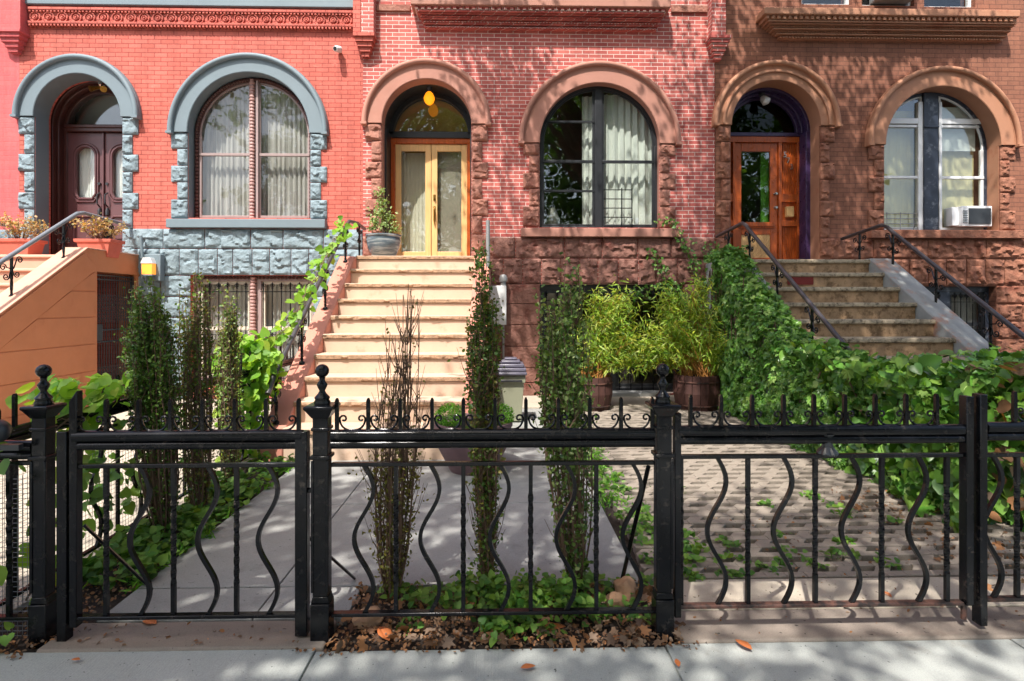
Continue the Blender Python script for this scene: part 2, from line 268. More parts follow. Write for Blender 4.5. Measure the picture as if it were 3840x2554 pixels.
# ------------------------------------------------------------------ objects
def empty(name, loc, label=None, cat=None, group=None, kind=None):
    o = bpy.data.objects.new(name, None); C.objects.link(o); o.location = loc; o.empty_display_size = .1
    tag(o, label, cat, group, kind); return o
def tag(o, label=None, cat=None, group=None, kind=None):
    if label: o['label'] = label
    if cat: o['category'] = cat
    if group: o['group'] = group
    if kind: o['kind'] = kind
    return o
def wloc(o):
    return o.location.copy() if o.parent is None else Vector((0, 0, 0))   # parts sit in world axes, so only the root shifts
class MB:
    def __init__(s): s.v = []; s.f = []
    def add(s, vs, fs):
        n = len(s.v); s.v += [tuple(p) for p in vs]; s.f += [tuple(i + n for i in f) for f in fs]; return s
    def box(s, x0, x1, y0, y1, z0, z1):
        if x0 > x1: x0, x1 = x1, x0
        if y0 > y1: y0, y1 = y1, y0
        if z0 > z1: z0, z1 = z1, z0
        return s.add([(x0, y0, z0), (x1, y0, z0), (x1, y1, z0), (x0, y1, z0), (x0, y0, z1), (x1, y0, z1), (x1, y1, z1), (x0, y1, z1)],
                     [(0, 3, 2, 1), (4, 5, 6, 7), (0, 1, 5, 4), (1, 2, 6, 5), (2, 3, 7, 6), (3, 0, 4, 7)])
    def prism(s, poly, a, b, ax='y'):
        # poly: 2-d points; ax y: (x,z) swept a..b in y;  x: (y,z) swept in x;  z: (x,y) swept in z
        n = len(poly)
        g = {'y': lambda p, t: (p[0], t, p[1]), 'x': lambda p, t: (t, p[0], p[1]), 'z': lambda p, t: (p[0], p[1], t)}[ax]
        vs = [g(p, a) for p in poly] + [g(p, b) for p in poly]
        return s.add(vs, [tuple(range(n)), tuple(range(2 * n - 1, n - 1, -1))] + [(i, i + n, (i + 1) % n + n, (i + 1) % n) for i in range(n)])
    def tube(s, pts, r, n=8, caps=True, twist=0):
        pts = [Vector(p) for p in pts]; m = len(pts)
        rs = r if isinstance(r, (list, tuple)) else [r] * m
        base = len(s.v); up = None
        for i, p in enumerate(pts):
            d = (pts[min(i + 1, m - 1)] - pts[max(i - 1, 0)])
            if d.length < 1e-9: d = Vector((0, 0, 1))
            d.normalize()
            if up is None:
                up = Vector((0, 1, 0)) if abs(d.y) < .9 else Vector((1, 0, 0))
            a = (up - d * up.dot(d)).normalized(); b = d.cross(a); up = a
            for k in range(n):
                t = 2 * PI * (k + .5) / n + twist * i
                s.v.append(tuple(p + (a * math.cos(t) + b * math.sin(t)) * rs[i]))
        for i in range(m - 1):
            for k in range(n):
                k2 = (k + 1) % n
                s.f.append((base + i * n + k, base + i * n + k2, base + (i + 1) * n + k2, base + (i + 1) * n + k))
        if caps:
            s.f.append(tuple(base + k for k in range(n - 1, -1, -1))); s.f.append(tuple(base + (m - 1) * n + k for k in range(n)))
        return s
    def lathe(s, prof, cx, cy, n=16, sq=False, flute=0):
        base = len(s.v); m = len(prof)
        for r, z in prof:
            for k in range(n):
                t = 2 * PI * (k + .5) / n
                rr = r * (1 / max(abs(math.cos(t)), abs(math.sin(t))) if sq else 1) * (1 - flute * (k % 2))
                s.v.append((cx + rr * math.cos(t), cy + rr * math.sin(t), z))
        for i in range(m - 1):
            for k in range(n):
                k2 = (k + 1) % n
                s.f.append((base + i * n + k, base + i * n + k2, base + (i + 1) * n + k2, base + (i + 1) * n + k))
        s.f.append(tuple(base + k for k in range(n - 1, -1, -1))); s.f.append(tuple(base + (m - 1) * n + k for k in range(n)))
        return s
    def ring(s, cx, cz, r0, r1, y0, y1, a0=0., a1=PI, n=40):
        base = len(s.v)
        for i in range(n + 1):
            t = a0 + (a1 - a0) * i / n; c, q = math.cos(t), math.sin(t)
            s.v += [(cx + r0 * c, y0, cz + r0 * q), (cx + r1 * c, y0, cz + r1 * q), (cx + r1 * c, y1, cz + r1 * q), (cx + r0 * c, y1, cz + r0 * q)]
        for i in range(n):
            for k in range(4):
                k2 = (k + 1) % 4; a = base + i * 4; s.f.append((a + k, a + 4 + k, a + 4 + k2, a + k2))
        s.f.append((base, base + 1, base + 2, base + 3)); e = base + n * 4; s.f.append((e + 3, e + 2, e + 1, e)); return s
    def rough(s, x0, x1, z0, z1, yf, d, amp=.03, seed=0, cell=.028, yb=None):
        # rock-faced block: front grid towards -y, edges at yf, body swelling by d
        nx = max(3, int((x1 - x0) / cell)); nz = max(3, int((z1 - z0) / cell)); g = .006
        x0 += g; x1 -= g; z0 += g; z1 -= g
        base = len(s.v); yb = yf + .05 if yb is None else yb
        for j in range(nz + 1):
            for i in range(nx + 1):
                u, w = i / nx, j / nz; x = x0 + (x1 - x0) * u; z = z0 + (z1 - z0) * w
                e = min(u * (x1 - x0), (1 - u) * (x1 - x0), w * (z1 - z0), (1 - w) * (z1 - z0))
                k = min(1, e / .035) ** .5
                p = Vector((x * 7 + seed * 7.3, seed * 3.1, z * 9))
                dd, pp = noise.voronoi(p + noise.noise_vector(p * .8) * .35)
                c0 = pp[0]; h0 = noise.cell(c0 * 3.7); gx_ = noise.cell(c0 * 5.1 + Vector((9, 0, 0))) - .5; gz_ = noise.cell(c0 * 4.3 + Vector((0, 7, 0))) - .5
                q = h0 * .55 + (p.x - c0.x) * gx_ * 1.3 + (p.z - c0.z) * gz_ * 1.3 + .35 * noise.fractal(p * .5, .9, 2.1, 4) + .28 * noise.noise(p * 3.1) + .18 * noise.noise(p * 6.3)
                y = min(yf - .004, yf - k * (d * .62 + amp * .62 * q))
                s.v.append((x, y, z))
        W_ = nx + 1
        for j in range(nz):
            for i in range(nx):
                a = base + j * W_ + i; s.f.append((a, a + 1, a + W_ + 1, a + W_))
        b = []
        for i in range(nx + 1): b.append(base + i)
        for j in range(1, nz + 1): b.append(base + j * W_ + nx)
        for i in range(nx - 1, -1, -1): b.append(base + nz * W_ + i)
        for j in range(nz - 1, 0, -1): b.append(base + j * W_)
        nb = len(s.v)
        for q in b: s.v.append((s.v[q][0], yb, s.v[q][2]))
        for i in range(len(b)):
            i2 = (i + 1) % len(b); s.f.append((b[i], nb + i, nb + i2, b[i2]))
        return s
    def build(s, name, mat, parent=None, smooth=40, bevel=0):
        me = bpy.data.meshes.new(name); me.from_pydata(s.v, [], s.f); me.validate(); me.update()
        me.materials.append(MT[mat] if isinstance(mat, str) else mat)
        o = bpy.data.objects.new(name, me); C.objects.link(o)
        if smooth:
            me.polygons.foreach_set('use_smooth', [True] * len(me.polygons)); me.set_sharp_from_angle(angle=R(smooth))
        if parent is not None:
            o.parent = parent; o.matrix_parent_inverse = Matrix.Translation(-wloc(parent))
        if bevel:
            b = o.modifiers.new('bevel', 'BEVEL'); b.width = bevel; b.segments = 2; b.limit_method = 'ANGLE'; b.angle_limit = R(40)
        return o
def fixn(o):
    bm = bmesh.new(); bm.from_mesh(o.data); bmesh.ops.recalc_face_normals(bm, faces=bm.faces); bm.to_mesh(o.data); bm.free(); return o
def copy_tree(o, delta, parent=None):
    c = o.copy(); C.objects.link(c)
    if parent is None: c.location = o.location + Vector(delta)
    else: c.parent = parent
    for ch in o.children: copy_tree(ch, delta, c)
    return c
def spiral(cx, cz, r0, r1, a0, a1, n=18):
    return [(cx + (r0 + (r1 - r0) * i / n) * math.cos(a0 + (a1 - a0) * i / n), cz + (r0 + (r1 - r0) * i / n) * math.sin(a0 + (a1 - a0) * i / n)) for i in range(n + 1)]

# ------------------------------------------------------------------ leaves
LEAF = {
 'oval': ([(0, 0, 0), (.30, .3, .06), (.26, .7, .08), (0, 1, -.05), (-.30, .3, .06), (-.26, .7, .08)], [(0, 1, 2, 3), (0, 3, 5, 4)]),
 'blade': ([(0, 0, 0), (.09, .35, .02), (0, 1, -.1), (-.09, .35, .02)], [(0, 1, 2), (0, 2, 3)]),
 'ivy': ([(0, 0, 0), (.28, -.12, .05), (.52, .16, .03), (.34, .36, .08), (.44, .66, .04), (.17, .62, .08), (0, 1, -.06), (-.17, .62, .08), (-.44, .66, .04), (-.34, .36, .08), (-.52, .16, .03), (-.28, -.12, .05)],
         [(0, 1, 2, 3), (0, 3, 4, 5), (0, 5, 6), (0, 6, 7), (0, 7, 8, 9), (0, 9, 10, 11)]),
 'heart': ([(0, 0, 0), (.24, -.14, .07), (.48, .06, .09), (.48, .38, .07), (.28, .74, .04), (0, 1.02, -.08), (-.28, .74, .04), (-.48, .38, .07), (-.48, .06, .09), (-.24, -.14, .07)],
         [(0, 1, 2, 3), (0, 3, 4, 5), (0, 5, 6, 7), (0, 7, 8, 9)]),
}
def leafmesh(pts, nrm, tip, size, shape='oval'):
    lv, lf = LEAF[shape]; lv = np.array(lv); N = len(pts)
    n = nrm / (np.linalg.norm(nrm, axis=1, keepdims=True) + 1e-9)
    t = tip - n * np.sum(tip * n, axis=1, keepdims=True); t /= (np.linalg.norm(t, axis=1, keepdims=True) + 1e-9)
    b = np.cross(t, n); size = np.asarray(size).reshape(-1, 1, 1) * np.ones((N, 1, 1))
    V = pts[:, None, :] + size * (lv[None, :, 0:1] * b[:, None, :] + lv[None, :, 1:2] * t[:, None, :] + lv[None, :, 2:3] * n[:, None, :])
    k = len(lv); V = V.reshape(-1, 3)
    F = [tuple(i * k + q for q in f) for i in range(N) for f in lf]
    return V, F
def leaves(name, pts, size, mat, parent=None, shape='oval', nbias=(0, -.5, .8), spread=.7, tbias=(0, 0, -.2), seed=1, sj=.35):
    rg = np.random.default_rng(seed); pts = np.asarray(pts, float); N = len(pts)
    nr = np.array(nbias) + rg.normal(0, spread, (N, 3)); tp = np.array(tbias) + rg.normal(0, .7, (N, 3))
    V, F = leafmesh(pts, nr, tp, size * (1 + rg.uniform(-sj, sj, N)), shape)
    me = bpy.data.meshes.new(name); me.from_pydata(V.tolist(), [], F); me.materials.append(MT[mat])
    me.polygons.foreach_set('use_smooth', [True] * len(me.polygons))
    o = bpy.data.objects.new(name, me); C.objects.link(o)
    if parent is not None: o.parent = parent; o.matrix_parent_inverse = Matrix.Translation(-wloc(parent))
    return o
# ================================================================== SETTING
soil_g = tag(MB().box(-60, 60, -60, 60, -.30, -.16).build('ground', 'asphalt'), kind='structure')
rd = tag(MB().box(-60, 60, -9.5, -2.0, -.155, -.13).build('road', 'asphalt'), kind='structure')
fs = tag(MB().box(-60, 60, -14, -9.5, -.15, 0).build('far_sidewalk', 'kerb'), kind='structure')
kb = tag(MB().box(-60, 60, -2.0, -1.82, -.155, .0).build('kerb', 'kerb'), kind='structure')
m = MB()
xj = [-30, -12, -6.8, -5.3, -3.8, -2.3, -.79, .722, 2.27, 3.8, 5.3, 6.8, 12, 30]
random.seed(3)
for i in range(len(xj) - 1):
    yj = [-1.81, -.2, 1.0, 2.40 + (.02 if i % 3 else .0)]
    for k in range(3): m.box(xj[i] + .004, xj[i + 1] - .004, yj[k] + .004, yj[k + 1] - .004, -.14, random.uniform(-.002, .002))
m.box(-30, 30, -1.8, 2.38, -.15, -.012)
tag(m.build('sidewalk', 'sidewalk', bevel=.004), kind='structure')
# soil of the yards
def soil_sheet():
    m = MB(); nx, ny = 150, 80; x0, x1, y0, y1 = -7.5, 7.5, 2.36, 9.02
    for j in range(ny + 1):
        for i in range(nx + 1):
            x = x0 + (x1 - x0) * i / nx; y = y0 + (y1 - y0) * j / ny
            m.v.append((x, y, (-.022 if not (x > .86 and y > 2.96) else -.075) + .012 * noise.fractal(Vector((x * 4, y * 4, 0)), 1, 2, 3)))
    for j in range(ny):
        for i in range(nx):
            a = j * (nx + 1) + i; m.f.append((a, a + 1, a + nx + 2, a + nx + 1))
    return m
tag(soil_sheet().build('garden_soil', 'soil', smooth=80), kind='structure')
# thresholds under the gates and fence
tag(MB().box(-1.98, -.76, 2.41, 2.62, -.05, .012).build('gate_threshold', 'threshold', bevel=.01), kind='structure')
tag(MB().box(.80, 6.5, 2.415, 2.66, -.05, .012).build('gate_threshold', 'threshold', bevel=.01), kind='structure')
tag(MB().box(.84, 6.5, 2.664, 2.95, -.05, .016).build('concrete_strip', 'sand_strip', bevel=.006), kind='structure')
m = MB()
for a, b in ((2.63, 2.92), (2.928, 4.13), (4.138, 5.35)):
    for c, d in ((-1.88, -1.164), (-1.156, .80)):
        if a < 2.9 and c > -1.2: d = -.72
        m.box(c, d - (.05 if a > 2.9 and d > 0 else 0), a, b, -.05, .014 + random.uniform(-.001, .001))
tag(m.build('garden_path', 'path', bevel=.004), kind='structure')
tag(MB().box(-.1, 3.2, 7.95, 8.96, -.05, .035).build('paved_strip', 'sand_strip', bevel=.006), kind='structure')
tag(MB().box(-7.4, -2.36, 2.64, 8.9, -.05, .006).build('side_yard', 'sand_strip', bevel=.006), kind='structure')
tag(MB().box(-.1, .62, 5.36, 7.94, -.05, .012).build('side_path', 'path', bevel=.006), kind='structure')
# the lattice of turf pavers: continuous bars joined by slanted webs
def pavers():
    m = MB(); y = 2.97; r = 0
    random.seed(5)
    while y < 7.9:
        x0 = .80 + (.0 if y < 5.3 else -.12) + .05 * math.sin(y * 2); x1 = 3.45
        n = 24; hs = [.014 + .010 * noise.noise(Vector((x0 + (x1 - x0) * i / n, y * 2, r * .35))) for i in range(n + 1)]
        for i in range(n):
            xa, xb = x0 + (x1 - x0) * i / n, x0 + (x1 - x0) * (i + 1) / n
            if i % 4 == 0: xa += .004
            m.add([(xa, y, -.07), (xb, y, -.07), (xb, y + .057, -.07), (xa, y + .057, -.07), (xa, y, hs[i]), (xb, y, hs[i + 1]), (xb, y + .057, hs[i + 1]), (xa, y + .057, hs[i])],
                  [(0, 3, 2, 1), (4, 5, 6, 7), (0, 1, 5, 4), (1, 2, 6, 5), (2, 3, 7, 6), (3, 0, 4, 7)])
        x = x0 + (.11 if r % 2 else 0)
        while x < x1 - .1:
            k_ = (x - x0) / (x1 - x0) * 24; z = hs[min(24, int(k_ + .5))] - .0015 + random.uniform(-.001, .001); a = random.uniform(.085, .1)
            m.prism([(x, y + .0565), (x + a, y + .0565), (x + a + .055, y + .120), (x + .055, y + .120)], -.07, z, 'z'); x += .215
        y += .125; r += 1
    return m
tag(pavers().build('lattice_pavers', 'paver', smooth=0, bevel=.004), kind='structure')

# ================================================================== HOUSES
def wall_mesh(x0, x1, z0, z1, arches, rects, y=W, th=.3):
    xs = {x0, x1}
    for cx, r, zs, zb in arches:
        for i in range(33): xs.add(cx + r * math.cos(PI * i / 32))
    for a, b, c, d in rects: xs |= {a, b}
    xs = sorted(x for x in xs if x0 <= x <= x1); m = MB()
    for a, b in zip(xs, xs[1:]):
        if b - a < 1e-6: continue
        mid = (a + b) / 2; vd = []
        for cx, r, zs, zb in arches:
            if abs(mid - cx) < r:
                vd.append((zb, zs + math.sqrt(max(0, r * r - (a - cx) ** 2)), zs + math.sqrt(max(0, r * r - (b - cx) ** 2))))
        for c, d, e, f in rects:
            if c < mid < d: vd.append((e, f, f))
        vd.sort(); la = lb = z0
        for zb, ta, tb in vd + [(z1, None, None)]:
            q = [(a, la), (b, lb), (b, zb), (a, zb)]
            m.add([(p[0], y, p[1]) for p in q], [(0, 1, 2, 3)]); m.add([(p[0], y + th, p[1]) for p in q], [(3, 2, 1, 0)])
            m.add([(a, y, la), (b, y, lb), (b, y + th, lb), (a, y + th, la)], [(0, 3, 2, 1)])
            m.add([(a, y, zb), (b, y, zb), (b, y + th, zb), (a, y + th, zb)], [(0, 1, 2, 3)])
            la, lb = ta, tb
    for cx, r, zs, zb in arches:
        for x in (cx - r, cx + r): m.add([(x, y, zb), (x, y + th, zb), (x, y + th, zs), (x, y, zs)], [(0, 1, 2, 3)])
    for a, b, c, d in rects:
        for x in (a, b): m.add([(x, y, c), (x, y + th, c), (x, y + th, d), (x, y, d)], [(0, 1, 2, 3)])
    m.add([(x0, y, z0), (x0, y + th, z0), (x0, y + th, z1), (x0, y, z1)], [(0, 1, 2, 3)])
    m.add([(x1, y, z0), (x1, y + th, z0), (x1, y + th, z1), (x1, y, z1)], [(0, 1, 2, 3)])
    return m
def room(h, x0, x1, z0, z1, y1=12.5, mat='room', name='interior'):
    m = MB(); y0 = W + .31
    m.box(x0, x1, y1, y1 + .1, z0, z1); m.box(x0, x0 + .06, y0, y1 - .001, z0, z1); m.box(x1 - .06, x1, y0, y1 - .001, z0, z1)
    m.box(x0 + .061, x1 - .061, y0, y1 - .001, z0, z0 + .08); m.box(x0 + .061, x1 - .061, y0, y1 - .001, z1 - .08, z1)
    return m.build(name, mat, h, smooth=0)
class Op:   # an arched opening measured on the facade
    def __init__(s, l, r, ys, yb, Ro):
        c = (l + r) / 2; s.cx = (fx(l) + fx(r)) / 2; s.r = (fx(r) - fx(l)) / 2
        s.zs = fz(c, ys); s.zb = fz(c, yb); s.R = (fx(c + Ro) - fx(c - Ro)) / 2; s.c = c
        s.arch = (s.cx, s.r, s.zs, s.zb)
def surround(h, o, ring_mat, block_mat, rows, reveal, first=True, groove=False, seed=0, wide=.26, lining=None):
    """arch band, hood moulding, reveal lining and rock-faced quoins"""
    m = MB(); hw = .085
    m.ring(o.cx, o.zs, o.r, o.R - hw, W - .055, W + .04, n=48)
    a = m.build('arch_band', ring_mat, h, bevel=.006)
    hm = MB(); pts = [(o.cx + (o.R - hw * .5) * math.cos(PI * i / 48), W - .075, o.zs + (o.R - hw * .5) * math.sin(PI * i / 48)) for i in range(49)]
    hm.tube(pts, hw * .5, 10)
    hm.ring(o.cx, o.zs, o.R - hw - .012, o.R + .004, W - .06, W + .03, n=48)
    for s_ in (-1, 1):   # label stops
        x = o.cx + s_ * (o.R - hw * .5); hm.box(x - hw * .55, x + hw * .55, W - .125, W + .02, o.zs - .035, o.zs + .002)
    hm.build('hood_moulding', ring_mat, a)
    if groove:
        g = MB()
        rr = (o.r + o.R) * .5 - .02
        g.ring(o.cx, o.zs, rr - .02, rr + .02, W - .085, W - .056, n=48); g.build('inner_moulding', ring_mat, a, bevel=.008)
    l = MB(); l.ring(o.cx, o.zs, o.r - .004, o.r + .05, W - .05, W + reveal, n=48)
    l.box(o.cx - o.r - .05, o.cx - o.r + .004, W - .05 + .052, W + reveal, o.zb, o.zs); l.box(o.cx + o.r - .004, o.cx + o.r + .05, W + .002, W + reveal, o.zb, o.zs)
    l.build('reveal', lining or ring_mat, h)
    sd = seed
    for s_ in (-1, 1):
        q = MB(); z = o.zs; k = 0
        for dz in rows:
            wd = wide if (k % 2 == 0) == first else wide * .64
            xa, xb = (o.cx - o.r - wd, o.cx - o.r) if s_ < 0 else (o.cx + o.r, o.cx + o.r + wd)
            q.rough(xa, xb, z - dz, z, W - .015, .045, .03, sd, .02); sd += 1
            z -= dz; k += 1
        q.build('quoin_blocks', block_mat, a, smooth=25)
    return a
def corbel(h, xs, ya, yb, n, mat, y0=.16, xc=None, name='corbel'):
    m = MB(); l, r = xs; za, zb = fz(l, ya), fz(l, yb)
    for i in range(n):
        t = i / n; a = fx(l + (r - l) * .5 * t * .8); b = fx(r - (r - l) * .5 * t * .8)
        z1 = za + (zb - za) * i / n; z0 = za + (zb - za) * (i + .8) / n; z00 = za + (zb - za) * (i + 1) / n
        m.box(a, b, W - y0 * (1 - t * .75), W + .01, z0, z1); m.box(a + .015, b - .015, W - y0 * (1 - t * .75) + .02, W + .01, z00, z0)
    return m.build(name, mat, h, bevel=.004)
def stone_courses(h, x0, x1, courses, voids, mat, seed=0, d=.05, amp=.03, name='rustic_base', y=W):
    m = MB(); random.seed(seed); k = seed
    for z1, z0, bl, jit in courses:
        segs = [(x0, x1)]
        for a, b, c, e in voids:
            if c < z1 - .02 and e > z0 + .02:
                ns = []
                for p, q in segs:
                    if b <= p or a >= q: ns.append((p, q))
                    else:
                        if a > p: ns.append((p, a))
                        if b < q: ns.append((b, q))
                segs = ns
        for p, q in segs:
            n = max(1, round((q - p) / bl)); cuts = [p + (q - p) * (i + (random.uniform(-jit, jit) if 0 < i < n else 0)) / n for i in range(n + 1)]
            for a, b in zip(cuts, cuts[1:]):
                m.rough(a, b, z0, z1, y - .012, d, amp, k); k += 1
    return m.build(name, mat, h, smooth=30)
def sill(h, l, r, ya, yb, mat, d=.11):
    return MB().box(fx(l), fx(r), W - d, W + .12, fz((l + r) / 2, yb, W - d), fz((l + r) / 2, ya, W - d)).build('window_sill', mat, h, bevel=.008)
def curtain(x0, x1, z0, z1, y, amp=.025, wl=.11, seed=0, clip=None):
    m = MB(); nx = max(8, int((x1 - x0) / .012)); nz = 14; random.seed(seed); ph = random.uniform(0, 6)
    for j in range(nz + 1):
        z = z0 + (z1 - z0) * j / nz
        for i in range(nx + 1):
            x = x0 + (x1 - x0) * i / nx; f = 1 - .45 * j / nz
            m.v.append((x, y + amp * f * (math.sin(2 * PI * x / wl + ph + .6 * math.sin(x * 9 + ph)) + .4 * math.sin(2 * PI * x / wl * 2.3 + z)), z))
    for j in range(nz):
        for i in range(nx):
            a = j * (nx + 1) + i; m.f.append((a, a + 1, a + nx + 2, a + nx + 1))
    return m
def arch_fill(cx, zs, r, zb, x0, x1, z0=None, inset=0):
    """polygon of an arched opening clipped to x0..x1"""
    r2 = r - inset; pts = [(x0, zb), (x1, zb)]
    n = 24
    xs = [x1 + (x0 - x1) * i / n for i in range(n + 1)]
    for x in xs: pts.append((x, zs + math.sqrt(max(0, r2 * r2 - (x - cx) ** 2))))
    return pts
def chain_ring(cx, zs, r, y, n=60, rad=.018):   # beaded carved archivolt
    m = MB()
    for i in range(n + 1):
        t = PI * i / n; x, z = cx + r * math.cos(t), zs + r * math.sin(t)
        m.lathe([(rad * .3, z - rad), (rad, z - rad * .4), (rad, z + rad * .4), (rad * .3, z + rad)], x, y, 6)
    return m
def turned_post(x, y, z0, z1, r, pitch=.055):
    pr = [(r * .9, z0)]; z = z0; k = 0
    while z < z1 - pitch:
        s_ = 1.0 if k % 5 else 1.12
        pr += [(r * .68, z + .002), (r * s_, z + pitch * .3), (r * s_, z + pitch * .65), (r * .68, z + pitch * .95)]; z += pitch; k += 1
    pr.append((r * .9, z1)); return MB().lathe(pr, x, y, 12)

def pane_frame(x0, x1, z0, z1, y, w=.035, d=.05):
    m = MB(); m.box(x0, x0 + w, y, y + d, z0, z1); m.box(x1 - w, x1, y, y + d, z0, z1)
    m.box(x0 + w, x1 - w, y, y + d, z0, z0 + w); m.box(x0 + w, x1 - w, y, y + d, z1 - w, z1); return m
TOPZ = 10.5
# ---------------------------------------------------------------- red house
XL0, XL1 = fx(45), fx(836)
red = empty('row_house', (XL0, W, 0), 'salmon red painted brick row house with blue grey arches and a mauve double door', 'house')
LD = Op(81.5, 283, 270, 592, 144); LW = Op(434, 715, 307, 502, 183); LD.zb = 2.2
def rect(l, r, ya, yb): c = (l + r) / 2; return (fx(l), fx(r), fz(c, yb), fz(c, ya))
LB = rect(440, 722, 634, 880)
zb527 = fz(560, 527)
wall_mesh(XL0, XL1, 0, TOPZ, [LD.arch, LW.arch], [LB]).build('brick_wall', 'red_brick', red, smooth=0)
room(red, XL0, XL1, 2.12, 5.75); room(red, XL0 + .02, XL1 - .02, -.02, 2.1)
surround(red, LD, 'blue_smooth', 'blue_stone', [.28, .31, .28, .33, .27, .31, .28, .15], .26, seed=1, wide=.255)
surround(red, LW, 'blue_smooth', 'blue_stone', [.26, .265, .265, .275, .31], .19, seed=30, wide=.27)
sill(red, 391, 753, 504, 524, 'blue_smooth')
cz = [fz(560, y) for y in (527, 573, 634, 683, 731, 777, 825, 872, 918)]
stone_courses(red, fx(286), XL1 - .002, [(cz[0], cz[1], .62, .2), (cz[1], cz[2], .30, .12)] + [(cz[i], cz[i + 1], .5, .1) for i in range(2, 8)],
              [LB, ], 'blue_stone', 11, .05, .034)
stone_courses(red, XL0 + .002, LD.cx - LD.r - .01, [(cz[0] + .02, cz[1], .4, .1), (cz[1], cz[2], .4, .1)], [], 'blue_stone', 90, .05, .03)
# cornice band with rosettes
cn = MB(); cn.box(fx(72), fx(817), W - .03, W + .01, fz(440, 58), fz(440, 16)); cb_ = cn.build('cornice_band', 'red_brick', red, bevel=.004)
MB().box(fx(66), fx(819), W - .085, W + .01, fz(440, 13, 8.92), fz(440, -16)).build('blue_lintel', 'blue_smooth', red, bevel=.01)
cn = MB(); cn.box(fx(72), fx(817), W - .075, W - .031, fz(440, 31), fz(440, 25)); cn.box(fx(72), fx(817), W - .075, W - .031, fz(440, 62), fz(440, 57))
n = 92
for i in range(n):
    x = fx(74) + (fx(815) - fx(74)) * i / n
    cn.box(x, x + .03, W - .07, W - .02, fz(440, 67), fz(440, 62)); cn.box(x, x + .03, W - .068, W - .031, fz(440, 35), fz(440, 31))
cn.build('dentil_rows', 'red_brick', cb_, smooth=0)
for i in range(24):
    x = fx(86) + (fx(800) - fx(86)) * i / 23; z = fz(440, 46); rs = MB(); ro = .078
    rs.tube([(x + ro * math.cos(a * PI / 8), W - .042, z + ro * math.sin(a * PI / 8)) for a in range(17)], .013, 6, False)
    rs.tube([(x + .035 * math.cos(a * PI / 6), W - .045, z + .035 * math.sin(a * PI / 6)) for a in range(13)], .013, 5, False)
    rs.box(x - .012, x + .012, W - .06, W - .03, z - .012, z + .012)
    rs.build('rosette', 'red_brick', cb_)
MB().box(fx(819), fx(836.5), W - .17, W + .01, fz(828, 88), TOPZ).build('pilaster', 'red_brick', red, bevel=.004)
# mauve double door
Yd = 9.56
dm = MB(); cx = LD.cx - .0
for k, (ra, rb, ya, yb) in enumerate(((.60, .66, Yd - .02, Yd + .1), (.66, .70, Yd - .12, Yd + .05), (.70, .76, Yd - .2, Yd))):
    dm.ring(cx, LD.zs, ra, rb, ya, yb, n=40)
    for s_ in (-1, 1): dm.box(cx + s_ * ra, cx + s_ * rb, ya, yb, 2.2, LD.zs)
dm.box(cx - .6, cx + .6, Yd - .07, Yd + .08, LD.zs - .07, LD.zs + .05); dm.box(cx - .6, cx + .6, Yd - .1, Yd - .06, LD.zs - .01, LD.zs + .03)
dfr = dm.build('door_frame', 'dark_mauve', red, bevel=.008)
MB().prism(arch_fill(cx, LD.zs + .05, .575, LD.zs + .05, cx - .56, cx + .56), Yd + .02, Yd + .03).build('transom_pane', 'glass_strong', dfr, smooth=0)
MB().box(cx - .85, cx + .85, Yd + .5, Yd + .52, 4.4, 5.3).build('transom_backing', 'curtain', dfr)
for s_ in (-1, 1):
    xa, xb = (cx - .60, cx - .006) if s_ < 0 else (cx + .006, cx + .60); mc = (xa + xb) / 2
    zt = LD.zs - .08; gz0, gz1, gw = 3.32, 4.02, .155
    # leaf with an arched light: use wall-like strips
    w_ = wall_mesh(xa, xb, 2.2, zt, [(mc, gw, gz1, gz0)], [], Yd + .0, .05); lf = w_.build('door_leaf', 'mauve_wood', red, smooth=0)
    tr = MB(); pts = [(mc - gw * .72, gz0 - .02), (mc + gw * .72, gz0 - .02), (mc + gw + .015, gz0 + .07), (mc + gw + .015, gz1)] + \
        [(mc + (gw + .015) * math.cos(PI * i / 16), gz1 + (gw + .015) * math.sin(PI * i / 16)) for i in range(1, 16)] + [(mc - gw - .015, gz1), (mc - gw - .015, gz0 + .07), (mc - gw * .72, gz0 - .02)]
    tr.tube([(x, Yd - .01, z) for x, z in pts], .022, 6); tr.tube([(mc + (x - mc) * 1.22, Yd - .008, gz1 - .25 + (z - gz1 + .25) * 1.1) for x, z in pts], .018, 6)
    tr.build('glazing_bead', 'mauve_wood', lf)
    pb_ = MB(); pts = [(mc - .13, 2.55), (mc + .13, 2.55), (mc + .19, 2.61), (mc + .19, 2.95), (mc + .13, 3.0), (mc - .13, 3.0), (mc - .19, 2.95), (mc - .19, 2.61), (mc - .13, 2.55)]
    pb_.tube([(x, Yd - .01, z) for x, z in pts], .022, 6); pb_.prism([(mc + (x - mc) * .7, 2.775 + (z - 2.775) * .7) for x, z in pts[:-1]], Yd - .02, Yd + .001)
    pb_.build('door_panel', 'mauve_wood', lf, bevel=.006)
    MB().box(mc - gw, mc + gw, Yd + .03, Yd + .035, gz0, gz1 + gw).build('door_pane', 'glass', lf)
    curtain(mc - gw - .02, mc + gw + .02, gz0 - .02, gz1 + gw, Yd + .09, .012, .05, 4).build('door_curtain', 'curtain', lf, smooth=80)
    hd = MB(); hx = xb - .06 if s_ < 0 else xa + .06
    hd.tube([(hx, Yd - .01, 3.16), (hx, Yd - .07, 3.2), (hx, Yd - .08, 3.3), (hx, Yd - .07, 3.36), (hx, Yd - .01, 3.4)], .012, 6)
    hd.lathe([(.001, 3.0), (.03, 3.02), (.03, 3.1), (.012, 3.14)], hx, Yd - .02, 8); hd.tube([(hx, Yd, 3.55), (hx, Yd - .04, 3.55)], .025, 8)
    hd.build('door_handle', 'dark_plastic', lf)
